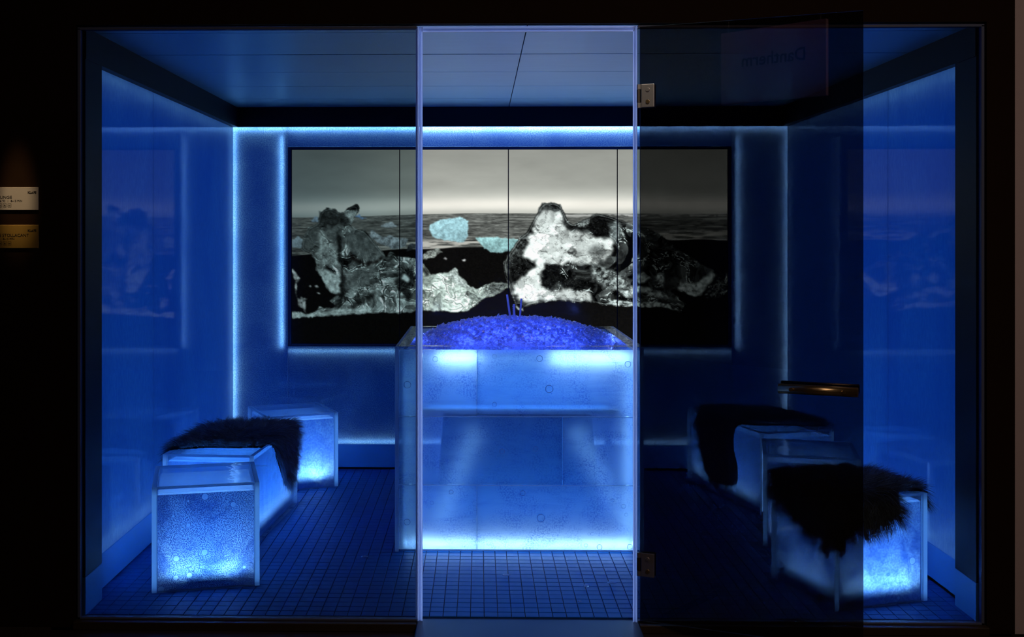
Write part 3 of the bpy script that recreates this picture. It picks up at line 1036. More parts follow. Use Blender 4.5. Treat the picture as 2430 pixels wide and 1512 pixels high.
# rim and well on top
M['rim'] = mat_glass('counter_rim_acrylic', (0.88, 0.94, 0.99), 0.04, (0.5, 0.68, 0.95), 0.05, 0.02, bump=(18, 0.35))
bm = bmesh.new()
bo, bi = CW, 0.515
ring = []
for (h_, z_) in ((bo, CH - 0.0135), (bo, CH - 0.002), (bo - 0.002, CH), (bi, CH), (bi - 0.012, CH - 0.05)):
    ring.append([bm.verts.new((sx * h_, sy * h_, z_)) for sx, sy in ((-1, -1), (1, -1), (1, 1), (-1, 1))])
for a in range(len(ring) - 1):
    for k in range(4):
        j = (k + 1) % 4
        bm.faces.new((ring[a][k], ring[a][j], ring[a + 1][j], ring[a + 1][k]))
link('rim', bm_to('rim', bm, M['rim']), ct)
M['well'] = mat_trans('well_lining', (0.30, 0.42, 0.85), 0.5, 0.2)
v = [(-.50, -.50, .905), (.50, -.50, .905), (.50, .50, .905), (-.50, .50, .905)]
v += [(a, b, .912) for a, b, _ in v]
link('well_tray', me_from('well_tray', v, [(0, 3, 2, 1), (4, 5, 6, 7), (0, 1, 5, 4), (1, 2, 6, 5), (2, 3, 7, 6), (3, 0, 4, 7)], M['well']), ct)
# lamps inside the counter
CL = (0.30, 0.62, 1.0)
CW_ = (0.46, 0.73, 1.0)
CB = (0.025, 0.17, 0.95)
add_area('counter_strip', (-.285, yf + .042, .915), (0, -1, -0.3), .19, .02, 26 * L_COUNTER, CW_, ct)
add_area('counter_strip', (.33, yf + .042, .915), (0, -1, -0.3), .36, .02, 22 * L_COUNTER, CW_, ct)
add_area('counter_strip', (0, yf + .05, .915), (0, -1, -0.4), 1.0, .02, 2.5 * L_COUNTER, CL, ct)
add_area('counter_strip', (0, yf + .035, .034), (0, -1, 0.35), 1.06, .014, 26 * L_COUNTER, CW_, ct)
for sx, e in ((-1, 5.0), (1, 7.0)):
    add_area('counter_strip', (sx * (XI - 0.035), yf + .04, .46), (-sx * .1, -1, 0), .014, .86, 0.8 * e * L_COUNTER, CL, ct)
for x0, x1 in ((-.20, -.37), (.26, .50)):
    dv = Vector((x1 - x0, 0, .16 - .60))
    add_area('counter_diagonal_fill', ((x0 + x1) / 2, yf + .045, .36), (0, -1, 0), .07, dv.length, 0.7 * L_COUNTER, CL, ct, up=dv)  # slanted lamps added to imitate the pale diagonal light bands
add_area('counter_backlight', (0, -.43, .47), (0, -1, 0), .86, .30, 0.45 * L_COUNTER, (0.012, 0.19, 0.85), ct)
add_area('counter_backlight', (0, -.45, .20), (0, -1, 0), .90, .22, 1.25 * L_COUNTER, (0.03, 0.24, 1.0), ct)
add_area('counter_backlight', (0, -.43, .78), (0, -1, 0), .86, .2, 1.9 * L_COUNTER, (0.05, 0.30, 1.0), ct)
for sx in (-1, 1):
    add_area('counter_backlight', (sx * .45, 0, .48), (sx, 0, 0), .9, .8, 0.6 * L_COUNTER, CB, ct)
add_area('counter_backlight', (0, .45, .48), (0, 1, 0), .9, .8, 0.6 * L_COUNTER, CB, ct)

# round bubbles set in the front face
bm = bmesh.new()
n1, n2 = 14, 5
vs = []
for a in range(n1):
    A = a / n1 * 2 * PI
    row = []
    for b in range(n2):
        B = b / n2 * 2 * PI
        rr = 1.0 + 0.09 * math.cos(B)
        row.append(bm.verts.new((rr * math.cos(A), 0.14 * math.sin(B), rr * math.sin(A))))
    vs.append(row)
for a in range(n1):
    for b in range(n2):
        a2, b2 = (a + 1) % n1, (b + 1) % n2
        bm.faces.new((vs[a][b], vs[a2][b], vs[a2][b2], vs[a][b2]))
M['bubble'] = mat_trans('bubble_rim', (0.62, 0.80, 1.0), 0.5, 0.1, 0.08)
bub = bm_to('bubble', bm, M['bubble'], True)
for (zx, zy, r) in ((210, 945, 18), (258, 1005, 18), (297, 945, 10), (460, 890, 18), (420, 1173, 26), (768, 1088, 24), (887, 1005, 16), (922, 1060, 13), (837, 1062, 12),
                    (838, 1155, 17), (945, 1170, 22), (215, 552, 24), (195, 715, 17), (868, 545, 24), (795, 592, 15), (757, 1025, 11), (253, 957, 8), (945, 1005, 10)):
    r_ = r / 3.78 * 4.58 / 2598
    o = link('bubble', bub, seatA, (-.205 + (zx - 105) / 890 * .41, -.2065, .395 - (zy - 445) / 930 * .395))
    o.scale = (r_, r_ * .8, r_)
for (u_, z_, r_) in ((.03, .255, .012), (-.005, .135, .0075), (-.01, .165, .005), (.03, .155, .0045), (-.10, .035, .008), (-.14, .03, .006)):
    o = link('bubble', bub, seatD, (u_, -.2065, z_))
    o.scale = (r_, r_ * .8, r_)
BUB = [(1281, 851, 7), (1033, 853, 6), (966, 1241, 7), (967, 914, 8), (1284, 1230, 9), (1423, 1298, 6), (1480, 1201, 5), (1454, 1187, 4), (1486, 1221, 4),
       (1241, 1171, 6), (1391, 1294, 4), (1304, 923, 9), (1174, 960, 5), (1272, 1066, 6), (1192, 1072, 6), (1355, 1129, 4), (1071, 1169, 5), (1009, 1238, 3),
       (1008, 1258, 3), (1174, 846, 5), (1490, 864, 7), (1025, 1195, 4), (1406, 1267, 4), (1495, 1297, 6), (1270, 859, 3)]
PXM = (C0 + 4.219) / 2598.03
for (px, py, r) in BUB:
    X = (px - 1232.5) * PXM * 0.998
    Z = CH - (py - 823) / (1312 - 823) * CH
    o = link('bubble', bub, ct, (X, yf - 0.0002, Z))
    o.scale = (r * PXM, r * PXM * 0.8, r * PXM)

# ------------------------------------------------------------------ crushed ice heap and serving tongs
def heap_z(x, y):
    r = np.sqrt((x / 0.535) ** 2 + ((y) / 0.50) ** 2)
    base = np.clip(1 - r ** 2.6, 0, 1) ** 0.85
    wob = 0.006 * np.sin(x * 31 + 1.3) * np.sin(y * 27 + .4) + 0.005 * np.sin(x * 67 + y * 41)
    return 0.913 + 0.128 * base + wob * np.clip(base * 4, 0, 1)


def mat_crushed(name, col, clear):
    t = NT(name)
    tr = t.n('BsdfTransparent', Color=(0.9, 0.92, 1.0))
    ts = t.n('BsdfTranslucent', Color=col)
    dfu = t.n('BsdfDiffuse', Color=col)
    gl = t.n('BsdfGlossy', Color=(1, 1, 1), Roughness=0.1)
    b = t.mixs(0.4, ts.outputs[0], dfu.outputs[0])
    return t.done(t.mixs(t.schlick(0.05), t.mixs(clear, b, tr.outputs[0]), gl.outputs[0]))


M['crushed'] = mat_crushed('crushed_ice', (0.84, 0.88, 1.0), 0.55)
M['crushed_core'] = mat_crushed('crushed_ice_core', (0.60, 0.66, 1.0), 0.0)
hp = empty('crushed_ice', (0, C0 + CW, 0))
tag(hp, 'heap of crushed ice glowing violet blue on top of the counter', 'ice heap', kind='stuff')
NH = 48
ang = np.linspace(0, 2 * PI, NH, endpoint=False)
rad = np.linspace(0.0, 1.0, 15)[1:]
V = [(0, 0, float(heap_z(np.array(0.), np.array(0.))))]
for rr in rad:
    for a in ang:
        x, y = .535 * rr * math.cos(a), .50 * rr * math.sin(a)
        x, y = max(-.50, min(.50, x)), max(-.50, min(.50, y))
        V.append((x, y, float(heap_z(np.array(x), np.array(y)))))
Fh = [(0, 1 + k, 1 + (k + 1) % NH) for k in range(NH)]
for a in range(len(rad) - 1):
    for k in range(NH):
        j = (k + 1) % NH
        Fh.append((1 + a * NH + k, 1 + (a + 1) * NH + k, 1 + (a + 1) * NH + j, 1 + a * NH + j))
o = link('ice_slush', me_from('ice_slush', V, Fh, M['crushed_core'], True), hp)
o['kind'] = 'stuff'
NCH = 9000
rng = np.random.default_rng(3)
VV, FF = [], []
cnt = 0
while cnt < NCH:
    x, y = rng.uniform(-.50, .50), rng.uniform(-.49, .49)
    if (x / .52) ** 2 + (y / .49) ** 2 > 1:
        continue
    z = float(heap_z(np.array(x), np.array(y)))
    s = rng.uniform(0.005, 0.015) * (1.25 if rng.random() < .2 else 1)
    k = rng.integers(4, 6)
    q = Matrix.Rotation(rng.uniform(0, 6.28), 3, 'Z') @ Matrix.Rotation(rng.normal(0, .75), 3, 'X') @ Matrix.Rotation(rng.normal(0, .75), 3, 'Y')
    b = len(VV)
    c = Vector((x, y, z + rng.uniform(0, 0.010)))
    th = s * rng.uniform(.18, .4)
    for a in range(k):
        A = (a + rng.uniform(-.3, .3)) / k * 6.283
        rr = s * rng.uniform(.6, 1.15)
        VV.append(tuple(c + q @ Vector((rr * math.cos(A), rr * math.sin(A) * .8, 0))))
    VV.append(tuple(c + q @ Vector((0, 0, th))))
    VV.append(tuple(c + q @ Vector((0, 0, -th))))
    for a in range(k):
        FF.append((b + a, b + (a + 1) % k, b + k))
        FF.append((b + (a + 1) % k, b + a, b + k + 1))
    cnt += 1
o = link('ice_flakes', me_from('ice_flakes', VV, FF, M['crushed']), hp)
o['kind'] = 'stuff'
VIO = (0.075, 0.15, 0.9)
add_area('well_lamp', (0.0, -.10, .918), (0, 0, 1), .60, .60, 4.2, VIO, hp)
for dx, dy in ((0, -1), (1, 0), (-1, 0), (0, 1)):
    add_area('well_strip', (dx * .505, dy * .505, .945), (-dx, -dy, 0.55), .9, .012, 22.0, VIO, hp)

M['tong'] = mat_trans('tong_plastic', (0.75, 0.82, 1.0), 0.4, 0.15, 0.05)
tg = empty('serving_tongs', (0, 1.45, 1.02))
tag(tg, 'upright clear plastic tongs stuck into the crushed ice', 'tongs')


def stick(nm, p0, p1, w, th, teeth=0):
    p0, p1 = Vector(p0), Vector(p1)
    d = (p1 - p0).normalized()
    sx = Vector((0, 1, 0)).cross(d).normalized()
    L = (p1 - p0).length
    prof = [(-w, 0), (-w, L), (w, L), (w, 0)]
    if teeth:
        prof = [(-w, 0)]
        for k in range(teeth):
            z = L * (.25 + .7 * k / teeth)
            prof += [(-w, z), (-w - .003, z + L * .03)]
        prof += [(-w, L), (w * .6, L), (w * .6, L * .55), (w, L * .5), (w, 0)]
    bm = bmesh.new()
    a = [bm.verts.new(p0 + sx * x + d * z + Vector((0, -th, 0))) for x, z in prof]
    b = [bm.verts.new(p0 + sx * x + d * z + Vector((0, th, 0))) for x, z in prof]
    bm.faces.new(list(reversed(a)))
    bm.faces.new(b)
    for k in range(len(prof)):
        j = (k + 1) % len(prof)
        bm.faces.new((a[k], a[j], b[j], b[k]))
    bmesh.ops.recalc_face_normals(bm, faces=bm.faces[:])
    return link(nm, bm_to(nm, bm, M['tong']), tg)


stick('tong_arm', (-.020, 0, -.01), (-.043, 0, .155), .0052, .003)
stick('tong_arm', (.020, 0.01, -.01), (.032, 0.01, .133), .0050, .003)
stick('toothed_blade', (-.002, -0.012, -.02), (-.006, -0.012, .106), .0068, .003, 8)

# loose chips of ice on the tiles
M['chip'] = mat_glass('loose_ice', (0.85, 0.93, 1.0), 0.35, (0.6, 0.75, 1.0), 0.06, 0.05)
for (x, y, s, flat, lab) in ((0.262, 0.395, .016, .5, 'small clear ice chip on the tiles below the counter, nearest the right'),
                             (0.375, 0.44, .024, .22, 'flat melted ice puddle on the tiles in the doorway right half'),
                             (-.070, 0.535, .020, .3, 'thin ice sliver on the tiles close to the counter front'),
                             (0.22, 0.205, .010, .4, 'tiny ice crumb on the tiles nearest the threshold'),
                             (-.71, 0.80, .022, .25, 'thin ice sliver on the dark tiles left of the counter')):
    bm = bmesh.new()
    bmesh.ops.create_icosphere(bm, subdivisions=1, radius=1.0)
    for q in bm.verts:
        q.co *= random.uniform(.75, 1.15)
        q.co = Vector((q.co.x * s, q.co.y * s * .6, (q.co.z + .85) * s * flat))
    mz = min(q.co.z for q in bm.verts)
    for q in bm.verts:
        q.co.z -= mz
    o = link('ice_chip', bm_to('ice_chip', bm, M['chip']), None, (x, y, 0.0005))
    tag(o, lab, 'ice chip', 'loose ice on the floor')

# ------------------------------------------------------------------ picture shown on the four screens (computed, flat display content)
# PAINTER-BEGIN
PX0, PX1, PY0, PY1 = 690.0, 1728.0, 356.0, 817.0
PSC = 0.80
_tab = np.random.default_rng(21).random((256, 256)).astype(np.float32)


def vn(x, y, seed=0):
    x = x + seed * 17.31
    y = y + seed * 9.77
    xi, yi = np.floor(x).astype(int), np.floor(y).astype(int)
    fx, fy = x - xi, y - yi
    fx, fy = fx * fx * (3 - 2 * fx), fy * fy * (3 - 2 * fy)
    a, b = _tab[yi & 255, xi & 255], _tab[yi & 255, (xi + 1) & 255]
    c, d = _tab[(yi + 1) & 255, xi & 255], _tab[(yi + 1) & 255, (xi + 1) & 255]
    return (a * (1 - fx) + b * fx) * (1 - fy) + (c * (1 - fx) + d * fx) * fy


def fbm(x, y, o=4, seed=0, g=0.5):
    s, a, n = 0, 1.0, 0
    for k in range(o):
        s = s + a * vn(x * 2.03 ** k, y * 2.03 ** k, seed + k)
        n += a
        a *= g
    return s / n


def ss(a, b, v):
    t = np.clip((v - a) / (b - a), 0, 1)
    return t * t * (3 - 2 * t)


def blur(m, k):
    for ax in (0, 1):
        p = np.pad(m, [(k, k) if i == ax else (0, 0) for i in (0, 1)], mode='edge')
        c = np.cumsum(p, ax)
        c = np.concatenate([np.zeros_like(np.take(c, [0], ax)), c], ax)
        n = m.shape[ax]
        m = (np.take(c, range(2 * k + 1, 2 * k + 1 + n), ax) - np.take(c, range(0, n), ax)) / (2 * k + 1)
    return m


def in_poly2(x, y, poly):
    inside = np.zeros(x.shape, bool)
    n = len(poly)
    for i in range(n):
        x0, y0 = poly[i]
        x1, y1 = poly[(i + 1) % n]
        if y0 == y1:
            continue
        inside ^= ((y0 > y) != (y1 > y)) & (x < (x1 - x0) * (y - y0) / (y1 - y0) + x0)
    return inside


def paint_beach():
    w, h = int((PX1 - PX0) * PSC), int((PY1 - PY0) * PSC)
    x, y = np.meshgrid(PX0 + (np.arange(w) + .5) / PSC, PY0 + (np.arange(h) + .5) / PSC)
    jx = (fbm(x / 9, y / 9, 3, 1) - .5) * 7
    jy = (fbm(x / 9, y / 9, 3, 5) - .5) * 7
    C = lambda r, g, b: np.array([r, g, b]) / 255.0

    def A(pts):     # left tracing
        return [(680 + a / 3.085, 340 + b / 3.085) for a, b in pts]

    def B(pts):     # right tracing
        return [(1190 + a / 3.0855, 340 + b / 3.0855) for a, b in pts]

    def mask(poly, soft=1, rough=1.0):
        return blur(in_poly2(x + jx * rough, y + jy * rough, poly).astype(float), soft)

    def put(img, m, col):
        m = m[..., None]
        return img * (1 - m) + col * m

    def grey(v, tint=(1, 1, 1)):
        return np.clip(v, 0, 1.15)[..., None] * np.array(tint)

    hor = 517 - 10 * ss(690, 1150, x) + 1.5 * ss(1200, 1728, x)
    t = (y - 357) / (hor - 357)
    # sky
    cl = fbm(x / 150, y / 45, 5, 2)
    sky = 0.60 + 0.10 * t + 0.13 * ss(.55, .86, t) + 0.12 * (cl - .5)
    band = np.exp(-((t - .86) / .11) ** 2)
    sky = sky + 0.13 * band
    sky = sky - 0.06 * ss(.90, 1.0, t) * (0.6 + 0.8 * fbm(x / 60, y / 7, 3, 8))
    sky *= 0.75 + 0.25 * ss(650, 1060, x + 120 * (t - .3))
    img = grey(sky) * (np.array([0.985, 1.0, 0.955]) + (1 - ss(690, 1000, x))[..., None] * np.array([-.06, 0.0, .04]))
    img = img * (1 - band[..., None] * .5) + grey(sky) * np.array([1.03, 1.0, .955]) * band[..., None] * .5
    # sea
    st = fbm(x / 34 + 3 * fbm(x / 90, y / 20, 2, 4), y / 3.2, 4, 3, .6)
    st2 = fbm(x / 9, y / 1.9, 3, 9)
    sea = 0.355 + 0.42 * (st - .5) + 0.22 * (st2 - .5)
    dep = (y - hor) / 90
    sea = sea + 0.05 - 0.06 * dep
    foam = ss(.60, .78, fbm(x / 70 + 2, y / 6.0, 4, 12)) * ss(.05, .15, dep)
    sea = sea + .25 * foam * (0.4 + 0.6 * ss(1400, 1500, x))
    seac = grey(sea) * np.array([.965, 1.0, .965])
    img = put(img, ss(-.6, .8, y - hor), seac)
    # breaking foam on the shore
    sh = 606 - 14 * ss(690, 1000, x) - 6 * ss(1000, 1200, x) - 16 * ss(1400, 1600, x)
    fo = ss(-26, -15, y - sh) * (1 - ss(-3, 2, y - sh))
    fn = fbm(x / 40, y / 3.5, 4, 15)
    img = put(img, fo * ss(.34, .60, fn) * .85 * ss(820, 960, x), C(205, 205, 196) + 0 * img)
    # crest lines far right
    for yy, a in ((512, .8), (551, .5), (570, .8), (588, .6)):
        m = np.exp(-((y - yy - 5 * (fbm(x / 50, y * 0 + yy, 2, 6) - .5)) / 3.2) ** 2) * ss(1260 if yy == 512 else 1570, 1300 if yy == 512 else 1600, x)
        img = put(img, m * a * ss(.3, .6, fbm(x / 14, y / 4, 3, 31)), C(205, 208, 204) + 0 * img)
    # black sand
    sand = 0.030 + 0.03 * fbm(x / 3, y / 3, 2, 7) + 0.02 * ss(650, 815, y) * ss(1000, 1200, x)
    img = put(img, ss(-1.5, 2.0, y - sh + 6 * (fbm(x / 60, y / 30, 2, 17) - .5)), grey(sand) * np.array([1.0, .95, .92]))

    # small blue bergs
    def berg(img, poly, base, amp=.25, sc=9, seed=40, rough=1.0):
        m = mask(poly, 1, rough)
        n = fbm(x / sc, y / sc, 4, seed)
        r = 1 - np.abs(2 * fbm(x / (sc * .8), y / (sc * .8), 3, seed + 3) - 1)
        ys = np.array([p[1] for p in poly])
        sh_ = 1.06 - .22 * np.clip((y - ys.min()) / (ys.max() - ys.min()), 0, 1)
        v = (sh_ + amp * (n - .5) * 2 + .0 * r + .25 * (fbm(x / 3, y / 3, 2, seed + 8) - .5))
        return put(img, m, v[..., None] * C(*base))
    img = berg(img, A([(1045, 640), (1060, 600), (1130, 565), (1190, 560), (1240, 552), (1265, 545), (1280, 540), (1330, 570), (1335, 620), (1325, 700), (1300, 725), (1230, 725), (1150, 710), (1070, 690)]), (168, 216, 226), .22, 6, 40)
    img = berg(img, A([(1390, 695), (1450, 690), (1560, 690), (1640, 700), (1700, 700), (1700, 790), (1520, 805), (1450, 770)]), (152, 200, 202), .25, 7, 44)
    img = berg(img, A([(690, 600), (760, 578), (820, 605), (810, 615), (690, 615)]), (176, 190, 196), .2, 6, 47)
    img = berg(img, A([(30, 710), (85, 685), (120, 710), (115, 770), (30, 765)]), (150, 170, 180), .2, 8, 49)
    img = berg(img, A([(170, 575), (210, 540), (240, 550), (235, 580)]), (140, 164, 182), .2, 6, 50)
    img = berg(img, A([(500, 540), (530, 520), (545, 545), (600, 548), (560, 556)]), (120, 155, 195), .2, 6, 50)
    img = berg(img, A([(600, 690), (625, 640), (700, 690), (760, 675), (830, 700), (890, 700), (870, 760), (780, 780), (700, 740)]), (146, 160, 166), .55, 7, 52)
    img = berg(img, A([(900, 740), (945, 730), (950, 770), (880, 790)]), (60, 66, 70), .5, 7, 53)

    # glassy ice shading
    def facets(px, py, size, seed):
        r_ = np.random.default_rng(seed)
        tb = r_.random((64, 64, 5))
        gx, gy = px / size, py / size
        ix, iy = np.floor(gx).astype(int), np.floor(gy).astype(int)
        f1, f2 = np.full(px.shape, 9.0), np.full(px.shape, 9.0)
        val = np.zeros(px.shape)
        for dx_ in (-1, 0, 1):
            for dy_ in (-1, 0, 1):
                c = tb[(iy + dy_) & 63, (ix + dx_) & 63]
                ex, ey = ix + dx_ + c[..., 0] - gx, iy + dy_ + c[..., 1] - gy
                d_ = np.sqrt(ex ** 2 + ey ** 2)
                a_ = c[..., 3] * 6.283
                vv = (c[..., 2] - .5) + .9 * (c[..., 4] - .3) * (ex * np.cos(a_) + ey * np.sin(a_))
                nearer = d_ < f1
                f2 = np.where(nearer, f1, np.minimum(f2, d_))
                val = np.where(nearer, vv, val)
                f1 = np.where(nearer, d_, f1)
        return val, f2 - f1

    def ice(seed, scl, lum, con, crack, spec):
        w1, w2 = fbm(x / (scl * 2), y / (scl * 2), 3, seed), fbm(x / (scl * 2), y / (scl * 2), 3, seed + 2)
        xx, yy = x + scl * 1.5 * (w1 - .5), y + scl * 1.5 * (w2 - .5)
        n = fbm(xx / scl, yy / scl, 5, seed + 4, .6)
        r = 1 - np.abs(2 * fbm(xx / (scl * .9), yy / (scl * .55), 4, seed + 6, .55) - 1)
        r2 = 1 - np.abs(2 * fbm(xx / (scl * .5), yy / (scl * .75), 4, seed + 9, .55) - 1)
        m1 = fbm(xx / (scl * 1.6) + 1.4 * w1, yy / (scl * 1.1), 3, seed + 12, .5)
        band = .5 + .5 * np.sin(m1 * 34 + 3 * n)
        fi = fbm(x / 4.5 + .12 * yy, y / 3.0, 3, seed + 14, .6)
        wx, wy = x + scl * 2.2 * (w1 - .5), y + scl * 2.2 * (w2 - .5)
        q1, e1 = facets(wx * .8 + wy * .25, wy, scl * .95, seed)
        q2, e2 = facets(wx, wy * 1.2 - wx * .3, scl * .38, seed + 1)
        v = lum + con * (.55 * (n - .5) * 2 + .95 * q1 + .55 * q2 + .16 * (band - .5)) + .20 * con * (fi - .5)
        v = v * (1 - crack * .7 * (1 - ss(.02, .10, e1)) * ss(.40, .55, n)) * (1 - crack * .4 * (1 - ss(.02, .12, e2)) * ss(.5, .6, fi))
        v = v + spec * .75 * (1 - ss(.015, .06, np.abs(e1 - .13))) * ss(.47, .58, n) * ss(.38, .5, fi) + spec * .5 * ss(.40, .55, q2) * ss(.5, .6, n)
        return v

    tI = np.array([.92, 1.0, .99])
    # ------------ left ice
    left = A([(105, 790), (115, 700), (160, 620), (235, 590), (245, 520), (240, 490), (262, 505), (290, 475), (360, 485), (375, 510), (420, 508), (450, 480), (510, 445), (535, 470),
              (530, 500), (500, 540), (470, 605), (530, 635), (580, 640), (640, 720), (690, 780), (735, 840), (760, 790), (820, 830), (900, 840), (945, 850), (1000, 880), (1060, 965),
              (1110, 955), (1180, 950), (1245, 910), (1260, 960), (1330, 1030), (1400, 1070), (1460, 1040), (1520, 1020), (1620, 1025), (1640, 1050), (1560, 1100), (1450, 1140), (1380, 1190),
              (1330, 1230), (1240, 1235), (1000, 1230), (830, 1245), (700, 1240), (560, 1250), (350, 1265), (150, 1275), (25, 1290), (25, 1230), (150, 1250), (220, 1230), (240, 1200),
              (330, 1210), (370, 1190), (310, 1155), (380, 1110), (330, 1100), (280, 1050), (260, 980), (210, 930), (215, 880), (180, 810)])
    mL = mask(left, 1, .9)
    v = ice(60, 26, .40, .55, .75, .75)
    v = v + .12 * ss(640, 740, y) + .10 * ss(930, 1000, x) + .16 * ss(985, 1060, x)
    fine = fbm(x / 3.2, y / 3.2, 3, 77)
    v = v * (.78 + .44 * fine) * (1 - .30 * (1 - ss(560, 660, y)))
    img = put(img, mL, grey(v) * np.where((x > 985)[..., None], np.array([.90, 1.0, .96]), tI))

    def shade(img, poly, val, amt, soft=3, tint=tI, tex=.25, seed=90, within=None, scl=9):
        m = mask(poly, soft, 1.6) * amt
        if within is not None:
            m = m * within
        n = fbm(x / scl, y / scl, 4, seed)
        r = 1 - np.abs(2 * fbm(x / scl / .8, y / scl * .9, 3, seed + 5) - 1)
        vv = val * (1 + 1.3 * tex * (n - .5) * 2) + tex * .45 * ss(.965, .995, r) * (.25 + val) + .12 * tex * (fbm(x / 3, y / 2.4, 2, seed + 9) - .5)
        return put(img, m, grey(vv) * tint)
    img = shade(img, A([(430, 660), (560, 640), (640, 720), (700, 790), (720, 840), (640, 870), (540, 850), (480, 800), (430, 740)]), .40, .85, 2, tex=.35, within=mL, seed=91)
    img = shade(img, A([(110, 790), (118, 700), (165, 625), (240, 600), (235, 680), (190, 760), (150, 800)]), .30, .8, 3, tex=.3, within=mL, seed=92)
    img = shade(img, A([(245, 510), (290, 478), (360, 488), (420, 510), (460, 560), (440, 610), (330, 600), (240, 590)]), .17, .85, 2, tex=.6, within=mL, seed=93)
    img = shade(img, A([(440, 490), (510, 448), (535, 470), (520, 490), (470, 500)]), .10, .9, 1, tex=.4, within=mL, seed=94)
    img = shade(img, A([(430, 515), (520, 488), (505, 540), (475, 590), (455, 560)]), .74, .85, 2, tex=.4, within=mL, seed=95)
    img = shade(img, A([(300, 600), (400, 620), (420, 720), (380, 760), (330, 740), (280, 680)]), .34, .8, 3, tex=.4, within=mL, seed=96)
    img = shade(img, A([(230, 620), (270, 650), (310, 740), (370, 800), (400, 900), (300, 900), (200, 830), (240, 740)]), .66, .75, 4, tex=.5, within=mL, seed=97, scl=6)
    img = shade(img, A([(215, 920), (300, 930), (390, 960), (400, 1090), (330, 1095), (270, 1030)]), .92, .85, 3, tex=.3, within=mL, seed=98, scl=6)
    img = shade(img, A([(370, 640), (410, 700), (400, 860), (430, 960), (430, 1090), (400, 1190), (385, 1080), (400, 960), (375, 820)]), .06, .85, 2, tex=.6, within=mL, seed=99)
    img = shade(img, A([(455, 800), (520, 850), (580, 880), (670, 860), (690, 830), (720, 850), (640, 890), (560, 900), (470, 850)]), .07, .8, 2, tex=.4, tint=np.array([1.1, .95, .9]), within=mL, seed=100)
    img = shade(img, A([(430, 950), (640, 900), (660, 960), (640, 1020), (520, 1060), (430, 1080)]), .44, .7, 5, tex=.35, within=mL, seed=101)
    img = shade(img, A([(490, 1180), (560, 1120), (650, 1090), (665, 1060), (640, 1130), (560, 1190)]), .08, .75, 3, tex=.5, within=mL, seed=102)
    img = shade(img, A([(790, 1000), (850, 960), (930, 900), (935, 1000), (900, 1060), (930, 1130), (900, 1170), (840, 1090), (800, 1060)]), .06, .8, 3, tex=.8, within=mL, seed=103)
    img = shade(img, A([(845, 985), (880, 960), (905, 1000), (880, 1020)]), .97, .95, 2, tex=.1, within=mL, seed=104)
    img = shade(img, A([(1000, 890), (1060, 960), (1040, 975), (1000, 950)]), .08, .8, 2, tex=.6, within=mL, seed=105)
    img = shade(img, A([(1180, 955), (1245, 915), (1260, 965), (1320, 1030), (1370, 1065), (1290, 1050), (1220, 1000)]), .72, .75, 2, tex=.6, within=mL, seed=106, scl=5)
    img = shade(img, A([(1440, 1060), (1520, 1025), (1620, 1030), (1560, 1090), (1450, 1130)]), .30, .6, 2, tex=1.4, within=mL, seed=107, scl=4)
    img = shade(img, A([(25, 1235), (150, 1252), (350, 1215), (620, 1200), (620, 1240), (350, 1262), (150, 1275), (25, 1290)]), .95, .7, 2, tex=.3, within=mL, seed=108, scl=6)
    # scraps at the lower left and on the sand
    img = berg(img, A([(30, 925), (50, 915), (95, 990), (70, 1030), (75, 1130), (110, 1130), (150, 1140), (140, 1200), (150, 1245), (90, 1200), (60, 1080), (60, 1000)]), (165, 172, 172), .7, 6, 61, 1.6)
    img = berg(img, A([(985, 825), (1050, 790), (1100, 768), (1140, 790), (1100, 830), (1060, 850), (985, 852)]), (140, 150, 145), .9, 5, 62, 1.2)
    for a, b in ((168, 1048), (215, 1052), (228, 1103), (1160, 845), (1300, 860)):
        img = berg(img, A([(a - 12, b - 5), (a + 4, b - 8), (a + 18, b), (a + 2, b + 7)]), (190, 195, 195), .4, 4, 63)

    # ------------ right ice
    right = B([(20, 880), (55, 810), (95, 760), (140, 680), (185, 660), (250, 550), (280, 480), (300, 440), (340, 440), (380, 435), (440, 455), (465, 510), (490, 570), (530, 600),
               (590, 565), (650, 545), (700, 515), (780, 535), (850, 555), (940, 590), (1060, 620), (1150, 660), (1240, 730), (1290, 780), (1400, 830), (1480, 900), (1540, 920), (1590, 955),
               (1660, 945), (1660, 1080), (1580, 1140), (1480, 1130), (1400, 1120), (1300, 1080), (1250, 1060), (1240, 1090), (1290, 1120), (1340, 1150), (1360, 1200), (1310, 1240), (1240, 1210),
               (1140, 1200), (1000, 1200), (850, 1190), (760, 1185), (700, 1170), (560, 1165), (460, 1155), (380, 1150), (200, 1190), (150, 1225), (110, 1190), (80, 1120), (60, 1050), (30, 960)])
    mR = mask(right, 1, .7)
    v = ice(130, 30, .16, .35, .6, .95)
    img = put(img, mR, grey(np.clip(v, .015, 1)) * tI)
    img = shade(img, B([(60, 830), (150, 690), (210, 650), (260, 700), (200, 780), (130, 880), (60, 960), (30, 930)]), .30, .7, 3, tex=1.2, within=mR, seed=131, scl=6)
    white = B([(250, 600), (285, 500), (330, 480), (440, 500), (455, 600), (490, 650), (600, 650), (700, 700), (810, 700), (835, 780), (770, 840), (700, 880), (650, 885), (480, 880),
               (440, 900), (330, 890), (300, 960), (290, 1040), (350, 1080), (500, 1075), (640, 1090), (690, 1150), (480, 1145), (380, 1140), (230, 1165), (120, 1140), (80, 1050), (150, 980), (230, 910), (260, 860), (160, 830), (180, 750)])
    mw = blur(in_poly2(x + jx * 2.5, y + jy * 2.5, white).astype(float), 3) * mR
    nw = fbm(x / 22, y / 18, 5, 140)
    fin = fbm(x / 3.0, y / 3.0, 3, 141)
    n5 = fbm(x / 9, y / 7, 4, 139)
    vw = .94 - .38 * ss(.46, .80, nw) - .22 * ss(.52, .70, n5) * ss(.42, .6, nw) + .12 * (fin - .5)
